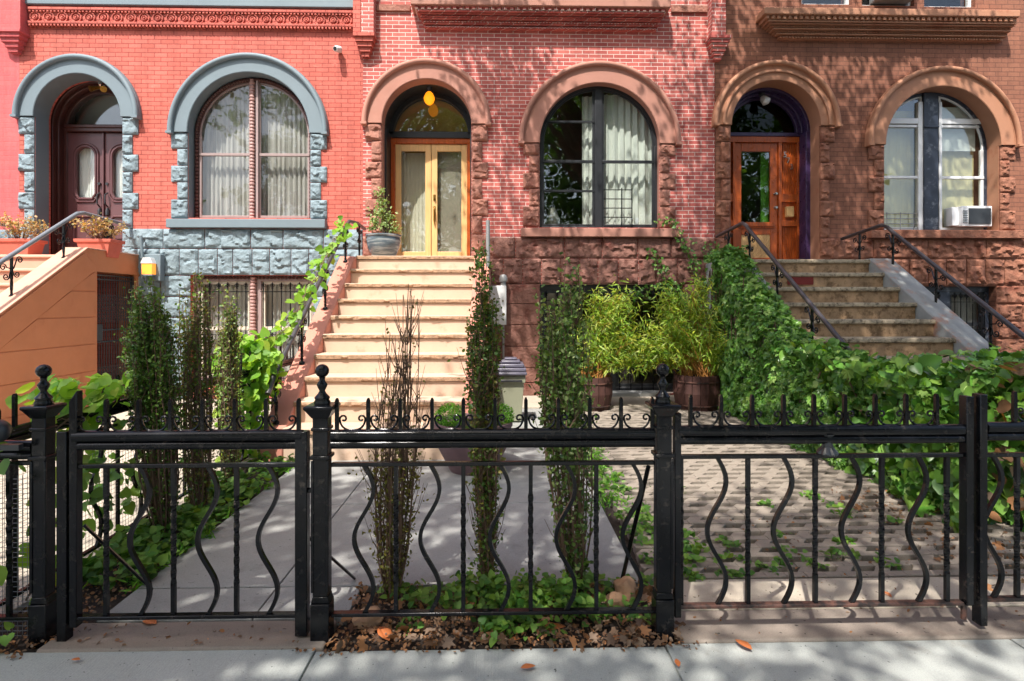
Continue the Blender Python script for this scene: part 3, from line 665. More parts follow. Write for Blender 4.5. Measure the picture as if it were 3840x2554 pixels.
MB().box(cx - .012, cx + .012, Yd - .035, Yd - .002, 2.2, LD.zs - .08).build('astragal', 'mauve_wood', dfr, bevel=.005)
# big arched window with turned mullion
def arched_window(h, o, Y, fmat, mull, mmat, cur, zmid, label=None, mw=.06, fr=.06, sash='lilac_trim', cmat='curtain', left_gap=None, frame_w=.035, glass='glass', midrail=True, extra=None):
    f = MB(); f.ring(o.cx, o.zs, o.r - fr, o.r + .03, Y, Y + .07, n=48)
    for s_ in (-1, 1): f.box(o.cx + s_ * (o.r - fr), o.cx + s_ * (o.r + .03), Y, Y + .07, o.zb, o.zs)
    f.box(o.cx - o.r, o.cx + o.r, Y, Y + .07, o.zb - .02, o.zb + .03)
    win = f.build('window', fmat, h, bevel=.005)
    for s_ in (-1, 1):
        xa, xb = (o.cx - o.r + fr, o.cx - mw) if s_ < 0 else (o.cx + mw, o.cx + o.r - fr)
        ss = MB()
        if midrail: ss.box(xa, xb, Y + .0, Y + .05, zmid - .022, zmid + .022)
        ss.box(xa, xa + frame_w, Y + .012, Y + .055, o.zb + .03, o.zs + (0 if s_ < 0 else math.sqrt(max(0, (o.r - fr) ** 2 - mw ** 2)) - .02))
        ss.box(xb - frame_w, xb, Y + .012, Y + .055, o.zb + .03, o.zs + (0 if s_ > 0 else math.sqrt(max(0, (o.r - fr) ** 2 - mw ** 2)) - .02))
        ss.box(xa + frame_w, xb - frame_w, Y + .012, Y + .055, o.zb + .03, o.zb + .07)
        # arched head of the sash
        ang = [math.acos(max(-1, min(1, (x - o.cx) / (o.r - fr - .015)))) for x in (xa, xb)]
        pts = [(o.cx + (o.r - fr - .015) * math.cos(a), Y + .03, o.zs + (o.r - fr - .015) * math.sin(a)) for a in np.linspace(ang[0], ang[1], 20)]
        ss.tube(pts, .02, 4)
        ss.build('sash', sash, win, bevel=.003)
        MB().prism(arch_fill(o.cx, o.zs, o.r - fr, o.zb + .03, xa, xb), Y + .03, Y + .035).build('pane', glass, win, smooth=0)
        if extra: extra(win, s_, xa, xb)
    mull(win)
    if cur: cur(win)
    return win
Yw = 9.17; zmid = fz(575, 349)
def lmull(win):
    o = LW; m = MB().box(o.cx - .075, o.cx + .075, Yw + .02, Yw + .08, o.zb, o.zs + o.r - .03)
    m.box(o.cx + .035, o.cx + .075, Yw - .03, Yw + .02, o.zb, o.zs + o.r - .04); m.build('mullion', 'lilac_trim', win, bevel=.005)
    turned_post(o.cx - .025, Yw - .02, o.zb, o.zs + o.r - .05, .042).build('turned_colonnette', 'pink_wood', win)
def lcur(win):
    o = LW
    curtain(o.cx - o.r + .02, o.cx + o.r - .02, o.zb, o.zs + o.r, Yw + .17, .022, .085, 2).build('curtain', 'curtain_grey', win, smooth=80)
arched_window(red, LW, Yw, 'dark_mauve', lmull, None, lcur, zmid, fr=.075)
ch = chain_ring(LW.cx, LW.zs, LW.r - .045, Yw - .015, 64, .03)
for s_ in (-1, 1):
    z = LW.zb + .03
    while z < LW.zs: ch.lathe([(.008, z - .03), (.028, z - .012), (.028, z + .012), (.008, z + .03)], LW.cx + s_ * (LW.r - .045), Yw - .015, 6); z += .06
ch.build('beaded_trim', 'dark_mauve', red)
# basement window
def basement_window(h, rc, Y, fmat, mullmat=None, cmat='curtain_grey', n=12, fleur=True, grey='iron', turned=False, topbeads=None):
    a, b, c, d = rc; mid = (a + b) / 2
    f = MB(); f.box(a, b, Y, Y + .08, d - .09, d); f.box(a, a + .06, Y, Y + .08, c, d - .09); f.box(b - .06, b, Y, Y + .08, c, d - .09); f.box(mid - .09, mid + .09, Y, Y + .08, c, d - .09)
    f.box(a + .06, mid - .09, Y, Y + .08, c, c + .08); f.box(mid + .09, b - .06, Y, Y + .08, c, c + .08)
    win = f.build('basement_window', mullmat or fmat, h, bevel=.005)
    if turned: turned_post(mid - .03, Y - .03, c, d - .03, .05).build('turned_colonnette', 'pink_wood', win)
    if topbeads:
        t = MB(); x = a + .03
        while x < b - .02: t.lathe([(.01, d - .06), (.026, d - .045), (.026, d - .025), (.01, d - .01)], x, Y - .02, 6); x += .06
        t.build('beaded_trim', topbeads, win)
    for xa, xb in ((a + .06, mid - .09), (mid + .09, b - .06)):
        s_ = pane_frame(xa, xb, c + .08, d - .09, Y + .03, .05, .05); s_.box(xa + .05, xb - .05, Y + .035, Y + .07, (c + d) / 2 - .03, (c + d) / 2 + .03); s_.build('sash', fmat, win, bevel=.003)
        MB().box(xa + .05, xb - .05, Y + .05, Y + .055, c + .13, d - .14).build('pane', 'glass', win)
        if cmat: curtain(xa, xb, c + .08, d - .1, Y + .2, .02, .08, 5).build('curtain', cmat, win, smooth=80)
        g = MB(); k = n // 2; yb_ = Y - .04
        for i in range(k):
            x = xa + .05 + (xb - xa - .1) * i / (k - 1); g.tube([(x, yb_, c + .03), (x, yb_, d - .20)], .0085, 6)
            if fleur:
                z = d - .2
                g.lathe([(.006, z - .02), (.018, z - .01), (.008, z), (.014, z + .03), (.02, z + .05), (.002, z + .1)], x, yb_, 6)
                g.tube([(x - .0, yb_, z), (x - .03, yb_, z + .03), (x - .032, yb_, z + .06), (x - .018, yb_, z + .07)], .005, 4); g.tube([(x, yb_, z), (x + .03, yb_, z + .03), (x + .032, yb_, z + .06), (x + .018, yb_, z + .07)], .005, 4)
        for zz in (c + .05, d - .26, (c + d) / 2 - .1): g.box(xa, xb, yb_ - .012, yb_ + .012, zz - .006, zz + .006)
        g.build('window_grille', grey, win)
    return win
basement_window(red, LB, 9.12, 'cream_frame', 'lilac_trim', turned=True, topbeads='dark_mauve')
# ---------------------------------------------------------------- rose house
XM0, XM1 = fx(836), fx(1646)
rose = empty('row_house', (XM0, W, 0), 'rose brick row house with white mortar lines, brownstone arches and a golden glazed double door', 'house')
MD = Op(879.6, 1086, 286, 590, 148); MW = Op(1242, 1518, 331, 524, 186); MD.zb = 2.2; MBs = rect(1243, 1575, 655, 905)
wall_mesh(XM0, XM1, 0, TOPZ, [MD.arch, MW.arch], [MBs]).build('brick_wall', 'rose_brick', rose, smooth=0)
hx0, hx1 = MD.cx - 1.0, MD.cx + 1.0
room(rose, hx0, hx1, 2.12, 5.75, mat='room_warm', y1=11.5, name='hall'); room(rose, hx1 + .01, XM1, 2.12, 5.75); room(rose, XM0, XM1 - .02, -.02, 2.1)
surround(rose, MD, 'rose_smooth', 'rose_stone', [.28, .33, .27, .33, .27, .3, .27, .15], .58, seed=60, wide=.27)
surround(rose, MW, 'rose_smooth', 'rose_stone', [.20, .275, .265, .285, .33], .16, seed=90, wide=.27)
sill(rose, 1199, 1567, 525, 545, 'rose_smooth')
cz = [fz(1380, y) for y in (547, 595, 655, 700, 748, 797, 846, 880, 918)]
stone_courses(rose, fx(1112), XM1 - .002, [(cz[0], cz[1], .62, .25), (cz[1], cz[2], .31, .08)], [MBs], 'rose_base', 21, .045, .034)
MB().box(fx(1112), MBs[0], W - .04, W + .01, cz[2] - .004 - 0, 0).build('ashlar_pier', 'rose_base', rose) if False else None
m = MB(); random.seed(8)
for i in range(2, 8):
    for a, b in ((fx(836), MBs[0]), (MBs[1], XM1 - .002)):
        m.box(a + .004, b - .004, W - .05 - random.uniform(0, .006), W + .01, cz[i + 1] + .004, cz[i] - .004)
m.box(MBs[0] + .0, MBs[1], W - .05, W + .01, 0, MBs[2] - .03)
m.build('ashlar_base', 'rose_base', rose, bevel=.01)
stone_courses(rose, fx(836), MD.cx - MD.r - .01, [(cz[0], cz[1], .4, .1), (cz[1], cz[2], .4, .1)], [], 'rose_stone', 190, .05, .03)
def stepped_table(h, xl, xr, y_top, slab_h, mat_slab, mat_t, tiers, dent=.055, drop=7, top=30):
    cxm = (xl + xr) / 2; z = lambda y, p=.30: fz(cxm, y, W - p); s_ = MB()
    sl = MB().box(fx(xl, 8.7), fx(xr, 8.7), W - .30, W + .01, z(y_top + slab_h), z(y_top - top)).build('cornice_slab', mat_slab, h, bevel=.012)
    y = y_top + slab_h
    for k, (ins, hh, pr, dn) in enumerate(tiers):
        a, b = fx(xl + ins, W - pr), fx(xr - ins, W - pr); zb_, zt_ = z(y + hh, pr), z(y, min(pr + .06, .30)) + .004
        if dn:
            s_.box(a, b, W - pr + .03, W + .01, zb_, zt_); x = a
            while x < b - dn * .6: s_.box(x, x + dn * .5, W - pr, W - pr + .031, zb_, zt_ - .012); x += dn
        else: s_.box(a, b, W - pr, W + .01, zb_, zt_)
        y += hh
    s_.build('stepped_courses', mat_t, sl, smooth=0)
    return sl
stepped_table(rose, 945, 1545, 0, 13, 'rose_smooth', 'rose_brick', [(10, 9, .27, .10), (14, 6, .25, 0), (18, 5, .215, 0), (22, 6, .20, .05), (24, 6, .16, 0), (27, 6, .145, .05), (29, 6, .11, 0), (32, 8, .10, .05)])
MB().box(fx(868), fx(945), W - .035, W + .01, fz(900, 27), fz(900, 12)).build('belt_course', 'rose_stone', rose, bevel=.005); MB().box(fx(1545), fx(1628), W - .035, W + .01, fz(1590, 30), fz(1590, 14)).build('belt_course', 'rose_stone', rose, bevel=.005)
MB().box(fx(837), fx(866), W - .17, W + .01, fz(850, 88), TOPZ).build('pilaster', 'rose_brick', rose, bevel=.004)
corbel(rose, (820, 868), 88, 137, 5, 'red_brick', .2)
MB().box(fx(1630), fx(1662), W - .17, W + .01, fz(1650, 93), TOPZ).build('pilaster', 'rose_brick', rose, bevel=.004)
corbel(rose, (1624, 1674), 93, 143, 6, 'rose_brick', .2)
# golden double door
Yd = 9.58; cx = MD.cx
dm = MB(); dm.ring(cx, MD.zs, .635, .72, Yd - .06, Yd + .06, n=40); dm.box(cx - .72, cx + .72, Yd - .06, Yd + .06, MD.zs - .06, MD.zs + .05)
dm.ring(cx, MD.zs, .715, .735, Yd - .4, Yd, n=40)
for s_ in (-1, 1): dm.box(cx + s_ * .69, cx + s_ * .735, Yd - .4, Yd + .06, 2.2, MD.zs - .001)
dfr = dm.build('door_frame', 'black_wood', rose, bevel=.006)
gf = MB(); gf.box(cx - .69, cx + .69, Yd - .03, Yd + .06, MD.zs - .15, MD.zs - .06)
for s_ in (-1, 1): gf.box(cx + s_ * .62, cx + s_ * .69, Yd - .03, Yd + .06, 2.2, MD.zs - .15)
gf.build('door_casing', 'orange_wood', dfr, bevel=.006)
MB().box(cx - .9, cx + .9, Yd + .42, Yd + .44, MD.zs - .1, MD.zs + .75).build('transom_backing', M('amber_glow_sheet', srgb(236, 196, 116), .8, .1, 2, 30, .1), dfr)  # added opaque sheet, its amber colour stands in for the warm hall glow
MB().prism(arch_fill(cx, MD.zs + .05, .63, MD.zs + .05, cx - .62, cx + .62), Yd + .0, Yd + .006).build('transom_pane', 'glass_strong', dfr, smooth=0)
for s_ in (-1, 1):
    xa, xb = (cx - .617, cx - .004) if s_ < 0 else (cx + .004, cx + .617); zt = MD.zs - .155
    sw = .10; l_ = MB(); l_.box(xa, xa + sw, Yd, Yd + .05, 2.2, zt); l_.box(xb - sw, xb, Yd, Yd + .05, 2.2, zt); l_.box(xa + sw, xb - sw, Yd, Yd + .05, 2.2, 2.42); l_.box(xa + sw, xb - sw, Yd, Yd + .05, zt - .12, zt)
    lf = l_.build('door_leaf', 'gold_wood', rose, bevel=.006)
    MB().box(xa + sw, xb - sw, Yd + .02, Yd + .026, 2.42, zt - .12).build('door_pane', 'glass_haze', lf)
    if s_ > 0: MB().box(xa + sw, xb - sw, Yd + .12, Yd + .125, 2.3, zt - .1).build('door_blind', 'curtain_grey', lf)
    else: curtain(xa + .05, xb - .05, 2.35, zt - .1, Yd + .2, .01, .06, 5).build('door_curtain', 'curtain', lf, smooth=80)
    hd = MB(); hx = cx + .055
    if s_ > 0:
        hd.box(hx - .02, hx + .02, Yd - .012, Yd, 3.3, 3.4); hd.tube([(hx, Yd - .02, 3.35), (hx, Yd - .05, 3.35)], .018, 8)
        hd.box(hx - .018, hx + .018, Yd - .01, Yd, 2.95, 3.2); hd.tube([(hx, Yd - .01, 3.17), (hx, Yd - .06, 3.14), (hx, Yd - .065, 3.05), (hx, Yd - .05, 2.92), (hx, Yd - .01, 2.9)], .011, 6)
        hd.build('door_handle', 'brass', lf)
# black framed window
Yw = 9.10; zmid = fz(1380, 368)
def mmull(win):
    o = MW; m = MB().box(o.cx - .06, o.cx + .06, Yw - .02, Yw + .08, o.zb, o.zs + o.r - .04); m.build('mullion', 'black_wood', win, bevel=.005)
    [MB().box(o.cx - o.r + .03, o.cx - .06, Yw + .0, Yw + .05, zmid + q, zmid + q + .03).build('storm_bar', 'black_wood', win) for q in (.64, -.5)]
    g = MB(); zz = fz(1420, 435)
    for k in range(5): z = zz - .15 * k; g.tube([(o.cx + .08, Yw - .03, z), (o.cx + .55, Yw - .03, z)], .008, 6)
    for x in (o.cx + .38, o.cx + .55): g.tube([(x, Yw - .03, o.zb), (x, Yw - .03, zz + .03)], .009, 6)
    g.build('window_guard', 'iron', win)
def mcur(win):
    o = MW
    curtain(o.cx + .04, o.cx + o.r - .0, o.zb, o.zs + o.r * .93, Yw + .2, .035, .13, 2).build('curtain', 'curtain', win, smooth=80)
    curtain(o.cx - .24, o.cx - .06, o.zb, o.zs + o.r * .9, Yw + .2, .03, .09, 7).build('curtain', 'curtain', win, smooth=80)
    MB().lathe([(.002, o.zb + .05), (.12, o.zb + .08), (.13, o.zb + .2), (.05, o.zb + .4), (.002, o.zb + .42)], o.cx - .72, Yw + .4, 12).build('sill_ornament', 'curtain_grey', win)
arched_window(rose, MW, Yw, 'black_wood', mmull, None, mcur, zmid, fr=.05, sash='black_wood', glass='glass_strong')
basement_window(rose, MBs, 9.12, 'black_wood', cmat=None, n=12)
m = MB(); m.box(MBs[0] + .3, MBs[1] - .3, W - .18, W + .1, MBs[2] - .05, MBs[2] + .03); m.build('basement_sill', 'grey_metal', rose, bevel=.01)
# ---------------------------------------------------------------- brown house
XR0, XR1 = fx(1647), fx(2750)
brown = empty('row_house', (XR0, W, 0), 'brown painted brick row house with purple framed orange wooden door and white framed windows', 'house')
RD = Op(1682, 1887, 290, 600, 146); RW = Op(2035, 2300, 335, 529, 176); RD.zb = 2.15; RB = rect(2085, 2292, 659, 835)
UW1 = rect(1846, 1962, -150, 10); UW2 = rect(2128, 2246, -150, 16); UW3 = rect(1985, 2105, -150, 13)
wall_mesh(XR0, XR1, 0, TOPZ, [RD.arch, RW.arch], [RB, UW1, UW2, UW3]).build('brick_wall', 'brown_brick', brown, smooth=0)
room(brown, XR0, XR1, 2.12, 5.75); room(brown, XR0 + .02, XR1, -.02, 2.1); room(brown, XR0, XR1, 5.76, 8.5)
surround(brown, RD, 'brown_smooth', 'brown_stone', [.27, .33, .28, .34, .27, .35, .3], .26, first=True, groove=True, seed=120, wide=.25)
surround(brown, RW, 'brown_smooth', 'brown_stone', [.24, .28, .26, .29, .33], .28, seed=150, wide=.27)
sill(brown, 1997, 2353, 530, 548, 'brown_stone')
cz = [fz(2100, y) for y in (552, 596, 657, 700, 740, 780, 825, 870, 916)]
stone_courses(brown, fx(1912), XR1, [(cz[0], cz[1], .9, .2), (cz[1], cz[2], .33, .06)] + [(cz[i], cz[i + 1], .5, .1) for i in range(2, 8)], [RB], 'brown_stone', 31, .05, .04)
stone_courses(brown, XR0 + .002, fx(1682), [(cz[0], cz[1], .4, .1), (cz[1], cz[2], .4, .1)] + [(cz[i], cz[i + 1], .5, .1) for i in range(2, 8)], [], 'brown_stone', 131, .03, .02)
stepped_table(brown, 1760, 2350, 18, 17, 'brown_smooth', 'brown_smooth', [(5, 10, .27, .09), (9, 7, .24, 0), (13, 5, .22, 0), (17, 6, .19, .05), (21, 6, .17, 0), (26, 6, .14, .05), (29, 6, .12, 0), (36, 8, .10, .05)], top=-1)
for (a, b, c, d) in (UW1, UW2, UW3):
    w_ = pane_frame(a, b, c, d, W + .08, .05, .06).build('upper_window', 'white_frame', brown, bevel=.004); MB().box(a + .05, b - .05, W + .11, W + .115, c + .05, d - .05).build('pane', 'glass', w_)
# purple frame, orange door with sidelights
Yd = 9.50; cx = RD.cx
dm = MB()
for ra, rb, ya, yb in ((.60, .65, Yd - .06, Yd + .06), (.65, .695, Yd - .12, Yd + .02), (.695, .745, Yd - .23, Yd)):
    dm.ring(cx, RD.zs, ra, rb, ya, yb, n=40)
for s_ in (-1, 1): dm.box(cx + s_ * .66, cx + s_ * .745, Yd - .24, Yd + .06, 2.15, RD.zs)
dm.box(cx - .66, cx + .66, Yd - .06, Yd + .06, RD.zs - .03, RD.zs + .035)
dfr = dm.build('door_frame', 'purple', brown, bevel=.008)
MB().prism(arch_fill(cx, RD.zs + .035, .6, RD.zs + .035, cx - .59, cx + .59), Yd + .0, Yd + .006).build('transom_pane', 'glass_green', dfr, smooth=0)
zt = RD.zs - .03
cs_ = MB(); cs_.box(cx - .66, cx + .66, Yd - .04, Yd + .06, zt - .10, zt)
for xa, xb in ((-.66, -.62), (-.50, -.46), (.30, .355), (.62, .66)): cs_.box(cx + xa, cx + xb, Yd - .035, Yd + .06, 2.15, zt - .10)
for xa, xb in ((-.62, -.50), (.355, .62)):
    for za, zb in ((2.15, 2.25), (2.86, 2.96), (3.28, 3.42)): cs_.box(cx + xa, cx + xb, Yd - .03, Yd + .05, za, zb)
csg = cs_.build('door_casing', 'orange_wood', brown, bevel=.005)
fl = MB()
for xa, xb in ((-.62, -.50), (.355, .62)):
    fl.box(cx + xa, cx + xb, Yd + .02, Yd + .04, 2.15, zt - .1)
    n = max(2, round((xb - xa) / .045))
    for i in range(1, n):
        x = cx + xa + (xb - xa) * i / n
        for za, zb in ((2.25, 2.86), (3.42, zt - .1)): fl.tube([(x, Yd + .015, za), (x, Yd + .015, zb)], .011, 6)
fl.build('reeded_panel', 'orange_wood', csg)
MB().box(cx + .43, cx + .555, Yd - .06, Yd + .02, 3.02, 3.2).build('mail_slot', 'gold_wood', csg, bevel=.006)
xa, xb = cx - .457, cx + .297; l_ = MB(); l_.box(xa, xa + .12, Yd, Yd + .05, 2.15, zt - .105); l_.box(xb - .13, xb, Yd, Yd + .05, 2.15, zt - .105); l_.box(xa + .12, xb - .13, Yd, Yd + .05, 2.15, 2.32); l_.box(xa + .12, xb - .13, Yd, Yd + .05, 2.72, 2.93); l_.box(xa + .12, xb - .13, Yd, Yd + .05, zt - .25, zt - .105)
l_.box(xa + .06, xb - .06, Yd - .035, Yd, 2.86, 2.93)
lf = l_.build('door_leaf', 'orange_wood', brown, bevel=.005)
dl = MB()
for i in range(12):   # diagonal boards of the lower panel
    t = xa + .12 + (xb - xa - .25) * i / 12; dl.prism([(t, 2.32), (t + .035, 2.32), (min(t + .235, xb - .13), 2.72 if t + .235 <= xb - .13 else 2.32 + (xb - .13 - t - .035) * 2), (min(t + .2, xb - .13), 2.72 if t + .2 <= xb - .13 else 2.32 + (xb - .13 - t) * 2)], Yd + .01, Yd + .03)
dl.box(xa + .12, xb - .13, Yd + .025, Yd + .04, 2.32, 2.72)
dl.build('diagonal_panel', 'gold_wood', lf)
d2 = MB(); x = xa + .08
while x < xb - .08: d2.box(x, x + .014, Yd - .03, Yd, 2.83, 2.858); x += .028
d2.build('dentil_row', 'orange_wood', lf)
MB().box(xa + .12, xb - .13, Yd + .02, Yd + .026, 2.93, zt - .25).build('door_pane', 'glass_strong', lf)
MB().box(xb - .26, xb - .12, Yd + .08, Yd + .09, 2.9, zt - .2).build('green_panel', M('green_hall_panel', srgb(70, 130, 20), .8, .2, 4, 30, .1), lf)
k_ = MB()
for z in (3.18, 3.42): k_.tube([(xb - .05, Yd, z), (xb - .05, Yd - .03, z), (xb - .05, Yd - .045, z), (xb - .05, Yd - .07, z)], [.028, .014, .03, .02], 10)
k_.build('door_knob', 'steel', lf)
def text(name, s_, loc, size, mat, parent, ext=.004):
    cu = bpy.data.curves.new(name, 'FONT'); cu.body = s_; cu.size = size; cu.extrude = ext; cu.align_x = 'CENTER'; cu.align_y = 'CENTER'
    o = bpy.data.objects.new(name, cu); C.objects.link(o)
    dg = bpy.context.evaluated_depsgraph_get(); me = bpy.data.meshes.new_from_object(o.evaluated_get(dg)); C.objects.unlink(o); bpy.data.objects.remove(o)
    o = bpy.data.objects.new(name, me); C.objects.link(o); me.materials.clear(); me.materials.append(MT[mat])
    me.transform(Matrix.Translation(Vector(loc)) @ Matrix.Rotation(R(90), 4, 'X'))
    if parent: o.parent = parent; o.matrix_parent_inverse = Matrix.Translation(-wloc(parent))
    return o
for ch_, dx, dz in (('5', .42, 4.10), ('7', .475, 4.0), ('3', .53, 3.89)): text('door_number', ch_, (cx + dx, Yd - .012, dz), .14, 'steel', csg)
# window of the brown house
Yw = 9.22; zmid = fz(2165, 401)
def rmull(win):
    o = RW; m = MB().box(o.cx - .15, o.cx + .10, Yw - .04, Yw + .08, o.zb, o.zs + o.r - .03); m.box(o.cx - .15, o.cx + .10, Yw - .06, Yw - .039, o.zs + .35, o.zs + .38); m.build('mullion', 'dark_blue_wood', win, bevel=.006)
    bl = MB(); bl.box(o.cx + .12, o.cx + o.r - .12, Yw + .1, Yw + .11, o.zs + .0, o.zs + .75); bl.build('window_blind', 'curtain', win)
    g = MB(); zz = o.zb + .30
    for k in range(4): g.tube([(o.cx - o.r + .1, Yw - .03, zz - .085 * k), (o.cx - .26, Yw - .03, zz - .085 * k)], .006, 5)
    for x in (-.78, -.55, -.32): g.tube([(o.cx + x, Yw - .03, o.zb), (o.cx + x, Yw - .03, zz + .02)], .007, 5)
    g.build('window_guard', 'grey_metal', win)
def rcur(win):
    o = RW
    curtain(o.cx - o.r + .1, o.cx - .18, o.zb, o.zs + .7, Yw + .16, .006, .2, 3).build('curtain', 'yellow_blind', win, smooth=80)
    curtain(o.cx + .12, o.cx + o.r - .1, o.zb, o.zs + .1, Yw + .16, .006, .2, 6).build('curtain', 'yellow_blind', win, smooth=80)
def rextra(win, s_, xa, xb):
    m = MB(); z = RW.zs + .43
    xr = xb if s_ < 0 else xb - .06
    m.box(xa, xr, Yw - .01, Yw + .06, z, z + .09); m.box(xa, xr - .0, Yw + .0, Yw + .06, z - .06, z - .02)
    m.box(xb - .1 if s_ < 0 else xa, xb if s_ < 0 else xa + .05, Yw - .015, Yw + .06, RW.zb, RW.zs + .8)
    m.build('window_head_bar', 'white_frame', win, bevel=.004)
arched_window(brown, RW, Yw, 'dark_blue_wood', rmull, None, rcur, zmid, fr=.05, mw=.13, sash='white_frame', glass='glass_strong', frame_w=.05, extra=rextra)
basement_window(brown, RB, 9.12, 'black_wood', 'dark_blue_wood', cmat='curtain_grey', n=12)
# ---------------------------------------------------------------- pink house at the left edge
pink = empty('row_house', (fx(-480), W, 0), 'sliver of a pink painted brick house at the far left edge', 'house')
wall_mesh(fx(-480), XL0 - .002, 0, TOPZ, [], []).build('brick_wall', 'pink_brick', pink, smooth=0)
MB().box(fx(12), fx(68), W - .17, W + .01, fz(40, 78), TOPZ).build('pilaster', 'pink_brick', pink, bevel=.004)
corbel(pink, (10, 70), 78, 126, 5, 'pink_brick', .2)
MB().box(fx(-480), fx(8), W - .08, W + .01, fz(0, 68), fz(0, 28)).build('cornice_band', 'pink_brick', pink, bevel=.01)
stone_courses(pink, fx(-480), XL0 - .01, [(2.7, 2.3, .5, .1), (2.3, 1.9, .5, .1)], [], 'blue_stone', 300, .04, .03)
# ================================================================== STOOPS
def spiral3(X, y, z, r, sy, sz, turns=1.4, rad=.008, m=None):
    pts = []
    for i in range(22):
        a = 2 * PI * turns * i / 21; rr = r * (1 - .78 * i / 21)
        pts.append((X, y + sy * rr * math.cos(a), z + sz * rr * math.sin(a)))
    m.tube(pts, rad, 5)
def twisted_bar(x, y, z0, z1, s_, turns=3, a=.25, b=.75, n=30):
    m = MB(); base = 0
    for i in range(n + 1):
        t = i / n; k = min(1, max(0, (t - a) / (b - a))); ang = k * turns * 2 * PI + PI / 4
        for q in range(4): m.v.append((x + s_ * math.cos(ang + q * PI / 2), y + s_ * math.sin(ang + q * PI / 2), z0 + (z1 - z0) * t))
    for i in range(n):
        for q in range(4): m.f.append((i * 4 + q, i * 4 + (q + 1) % 4, i * 4 + 4 + (q + 1) % 4, i * 4 + 4 + q))
    m.f.append((3, 2, 1, 0)); m.f.append((n * 4, n * 4 + 1, n * 4 + 2, n * 4 + 3)); return m
def railing(parent, X, pts, posts, base_z, mat='handrail', pm='iron', r=.027, scr=True, ts=.017):
    """pts: (y,z) of the handrail; posts: list of y; base_z(y)"""
    h_ = MB().tube([(X, y, z) for y, z in pts], r, 10).build('handrail', mat, parent)
    def railz(y):
        for (ya, za), (yb, zb) in zip(pts, pts[1:]):
            if min(ya, yb) - 1e-6 <= y <= max(ya, yb) + 1e-6: return za + (zb - za) * (y - ya) / (yb - ya + 1e-9)
        return pts[-1][1]
    for y in posts:
        z0, z1 = base_z(y) - .01, railz(y) - .01
        p = twisted_bar(X, y, z0, z1, ts, 2.5, .08, .45); p.lathe([(.032, z0), (.03, z0 + .02), (.018, z0 + .035)], X, y, 8)
        p.build('baluster', pm, h_, smooth=30)
        if scr:
            for s_ in (-1, 1):
                sl = (railz(y + s_ * .1) - z1) if min(a for a, b in pts) < y + s_ * .1 < max(a for a, b in pts) else 0
                q = MB(); spiral3(X, y + s_ * .115, z1 - .10 + sl * .8, .045, -s_, 1, m=q, rad=.0075); spiral3(X, y + s_ * .075, z1 - .24 + sl * .3, .042, -s_, -1, m=q, rad=.0075)
                q.tube([(X, y, z1 - .16), (X, y + s_ * .03, z1 - .15), (X, y + s_ * .07, z1 - .10 + sl * .8)], .0075, 5)
                q.tube([(X, y, z1 - .17), (X, y + s_ * .02, z1 - .2), (X, y + s_ * .033, z1 - .24 + sl * .3)], .0075, 5)
                q.build('scroll', pm, h_)
    return h_
def steps(parent, x0, x1, Y0, z0, n, rise, tread, mat_r, mat_n, rough=.034, nose=.055, last=0, over=0.0, name='step'):
    for k in range(n):
        y, z = Y0 - tread * k, z0 - rise * k
        zb = z - rise - .02 if k < n - 1 else -.03
        st = MB().box(x0, x1, y + .03, y + tread + .05, zb, z - nose).build(name, mat_r, parent, bevel=.004)
        if rough:
            MB().rough(x0 - over, x1 + over, z - nose, z - .002, y + .012, .010, rough, k * 3, .013, yb=y + tread + .028).build('nosing', mat_n, st, smooth=50)
            MB().box(x0 - over, x1 + over, y + .022, y + tread + .028, z - .02, z).build('tread', 'cream_stone', st, bevel=.006)
        else:
            m_ = MB(); m_.prism([(y + tread + .03, z - nose), (y + tread + .03, z), (y + .012, z), (y, z - .015), (y, z - nose + .012), (y + .012, z - nose)], x0 - over, x1 + over, 'x'); m_.build('nosing', mat_n, st, bevel=.004)
# central stoop ---------------------------------------------------
st = empty('stoop', (-1.2, 5.2, 0), 'cream stone stoop with rough nosed steps and pink copings up to the golden double door', 'stoop')
steps(st, -2.05, -.36, 7.98, 2.205, 10, .21, .30, 'cream_stone', 'cream_rough', over=.012)
MB().box(-2.05, -.36, 8.31, 9.56, .0, 2.203).build('landing', 'cream_stone', st, bevel=.005)
for a, b in ((-2.27, -2.052), (-.358, -.14)):
    c_ = MB(); c_.prism([(8.985, 0), (8.985, 2.19), (7.95, 2.19), (5.30, .26), (5.30, 0)], a, b, 'x'); ck = c_.build('cheek_wall', 'cheek', st, bevel=.012)
railing(st, -2.16, [(8.95, 2.72), (8.45, 2.74), (8.02, 2.70), (7.85, 2.60), (5.35, .80), (5.22, .66)], [8.6, 7.83, 6.93, 6.115, 5.42], lambda y: 2.19 if y > 7.95 else 2.19 - .728 * (7.95 - y))
# left stoop ---------------------------------------------------
st = empty('stoop', (-6.9, 5.0, 0), 'orange stucco stoop with an iron gate under its landing, leading to the mauve door', 'stoop')
steps(st, -7.9, -6.042, 7.86, 2.2, 10, .21, .30, 'peach_stucco', 'peach_stucco', 0, .05)
MB().box(-7.9, -6.6, 8.19, 9.5, 0, 2.198).build('landing', 'peach_stucco', st); MB().box(-6.6, -5.75, 8.0, 9.0, 2.02, 2.196).build('landing_slab', 'peach_stucco', st)
MB().box(-7.85, -7.75, 7.9, 9.0, 0, 2.02).build('passage_shade_wall', 'black_wood', st)  # coloured black to stand in for the deep shade under the landing
sl_ = .662; xo = -5.743; cz_ = lambda y: 2.28 if y > 7.857 else 2.28 - sl_ * (7.857 - y)
c_ = MB(); c_.prism([(8.92, 0), (8.985, 0), (8.985, 2.28), (8.92, 2.28)], -6.04, xo, 'x'); c_.prism([(8.05, 1.976), (8.92, 1.976), (8.92, 2.28), (8.05, 2.28)], -6.04, xo, 'x')
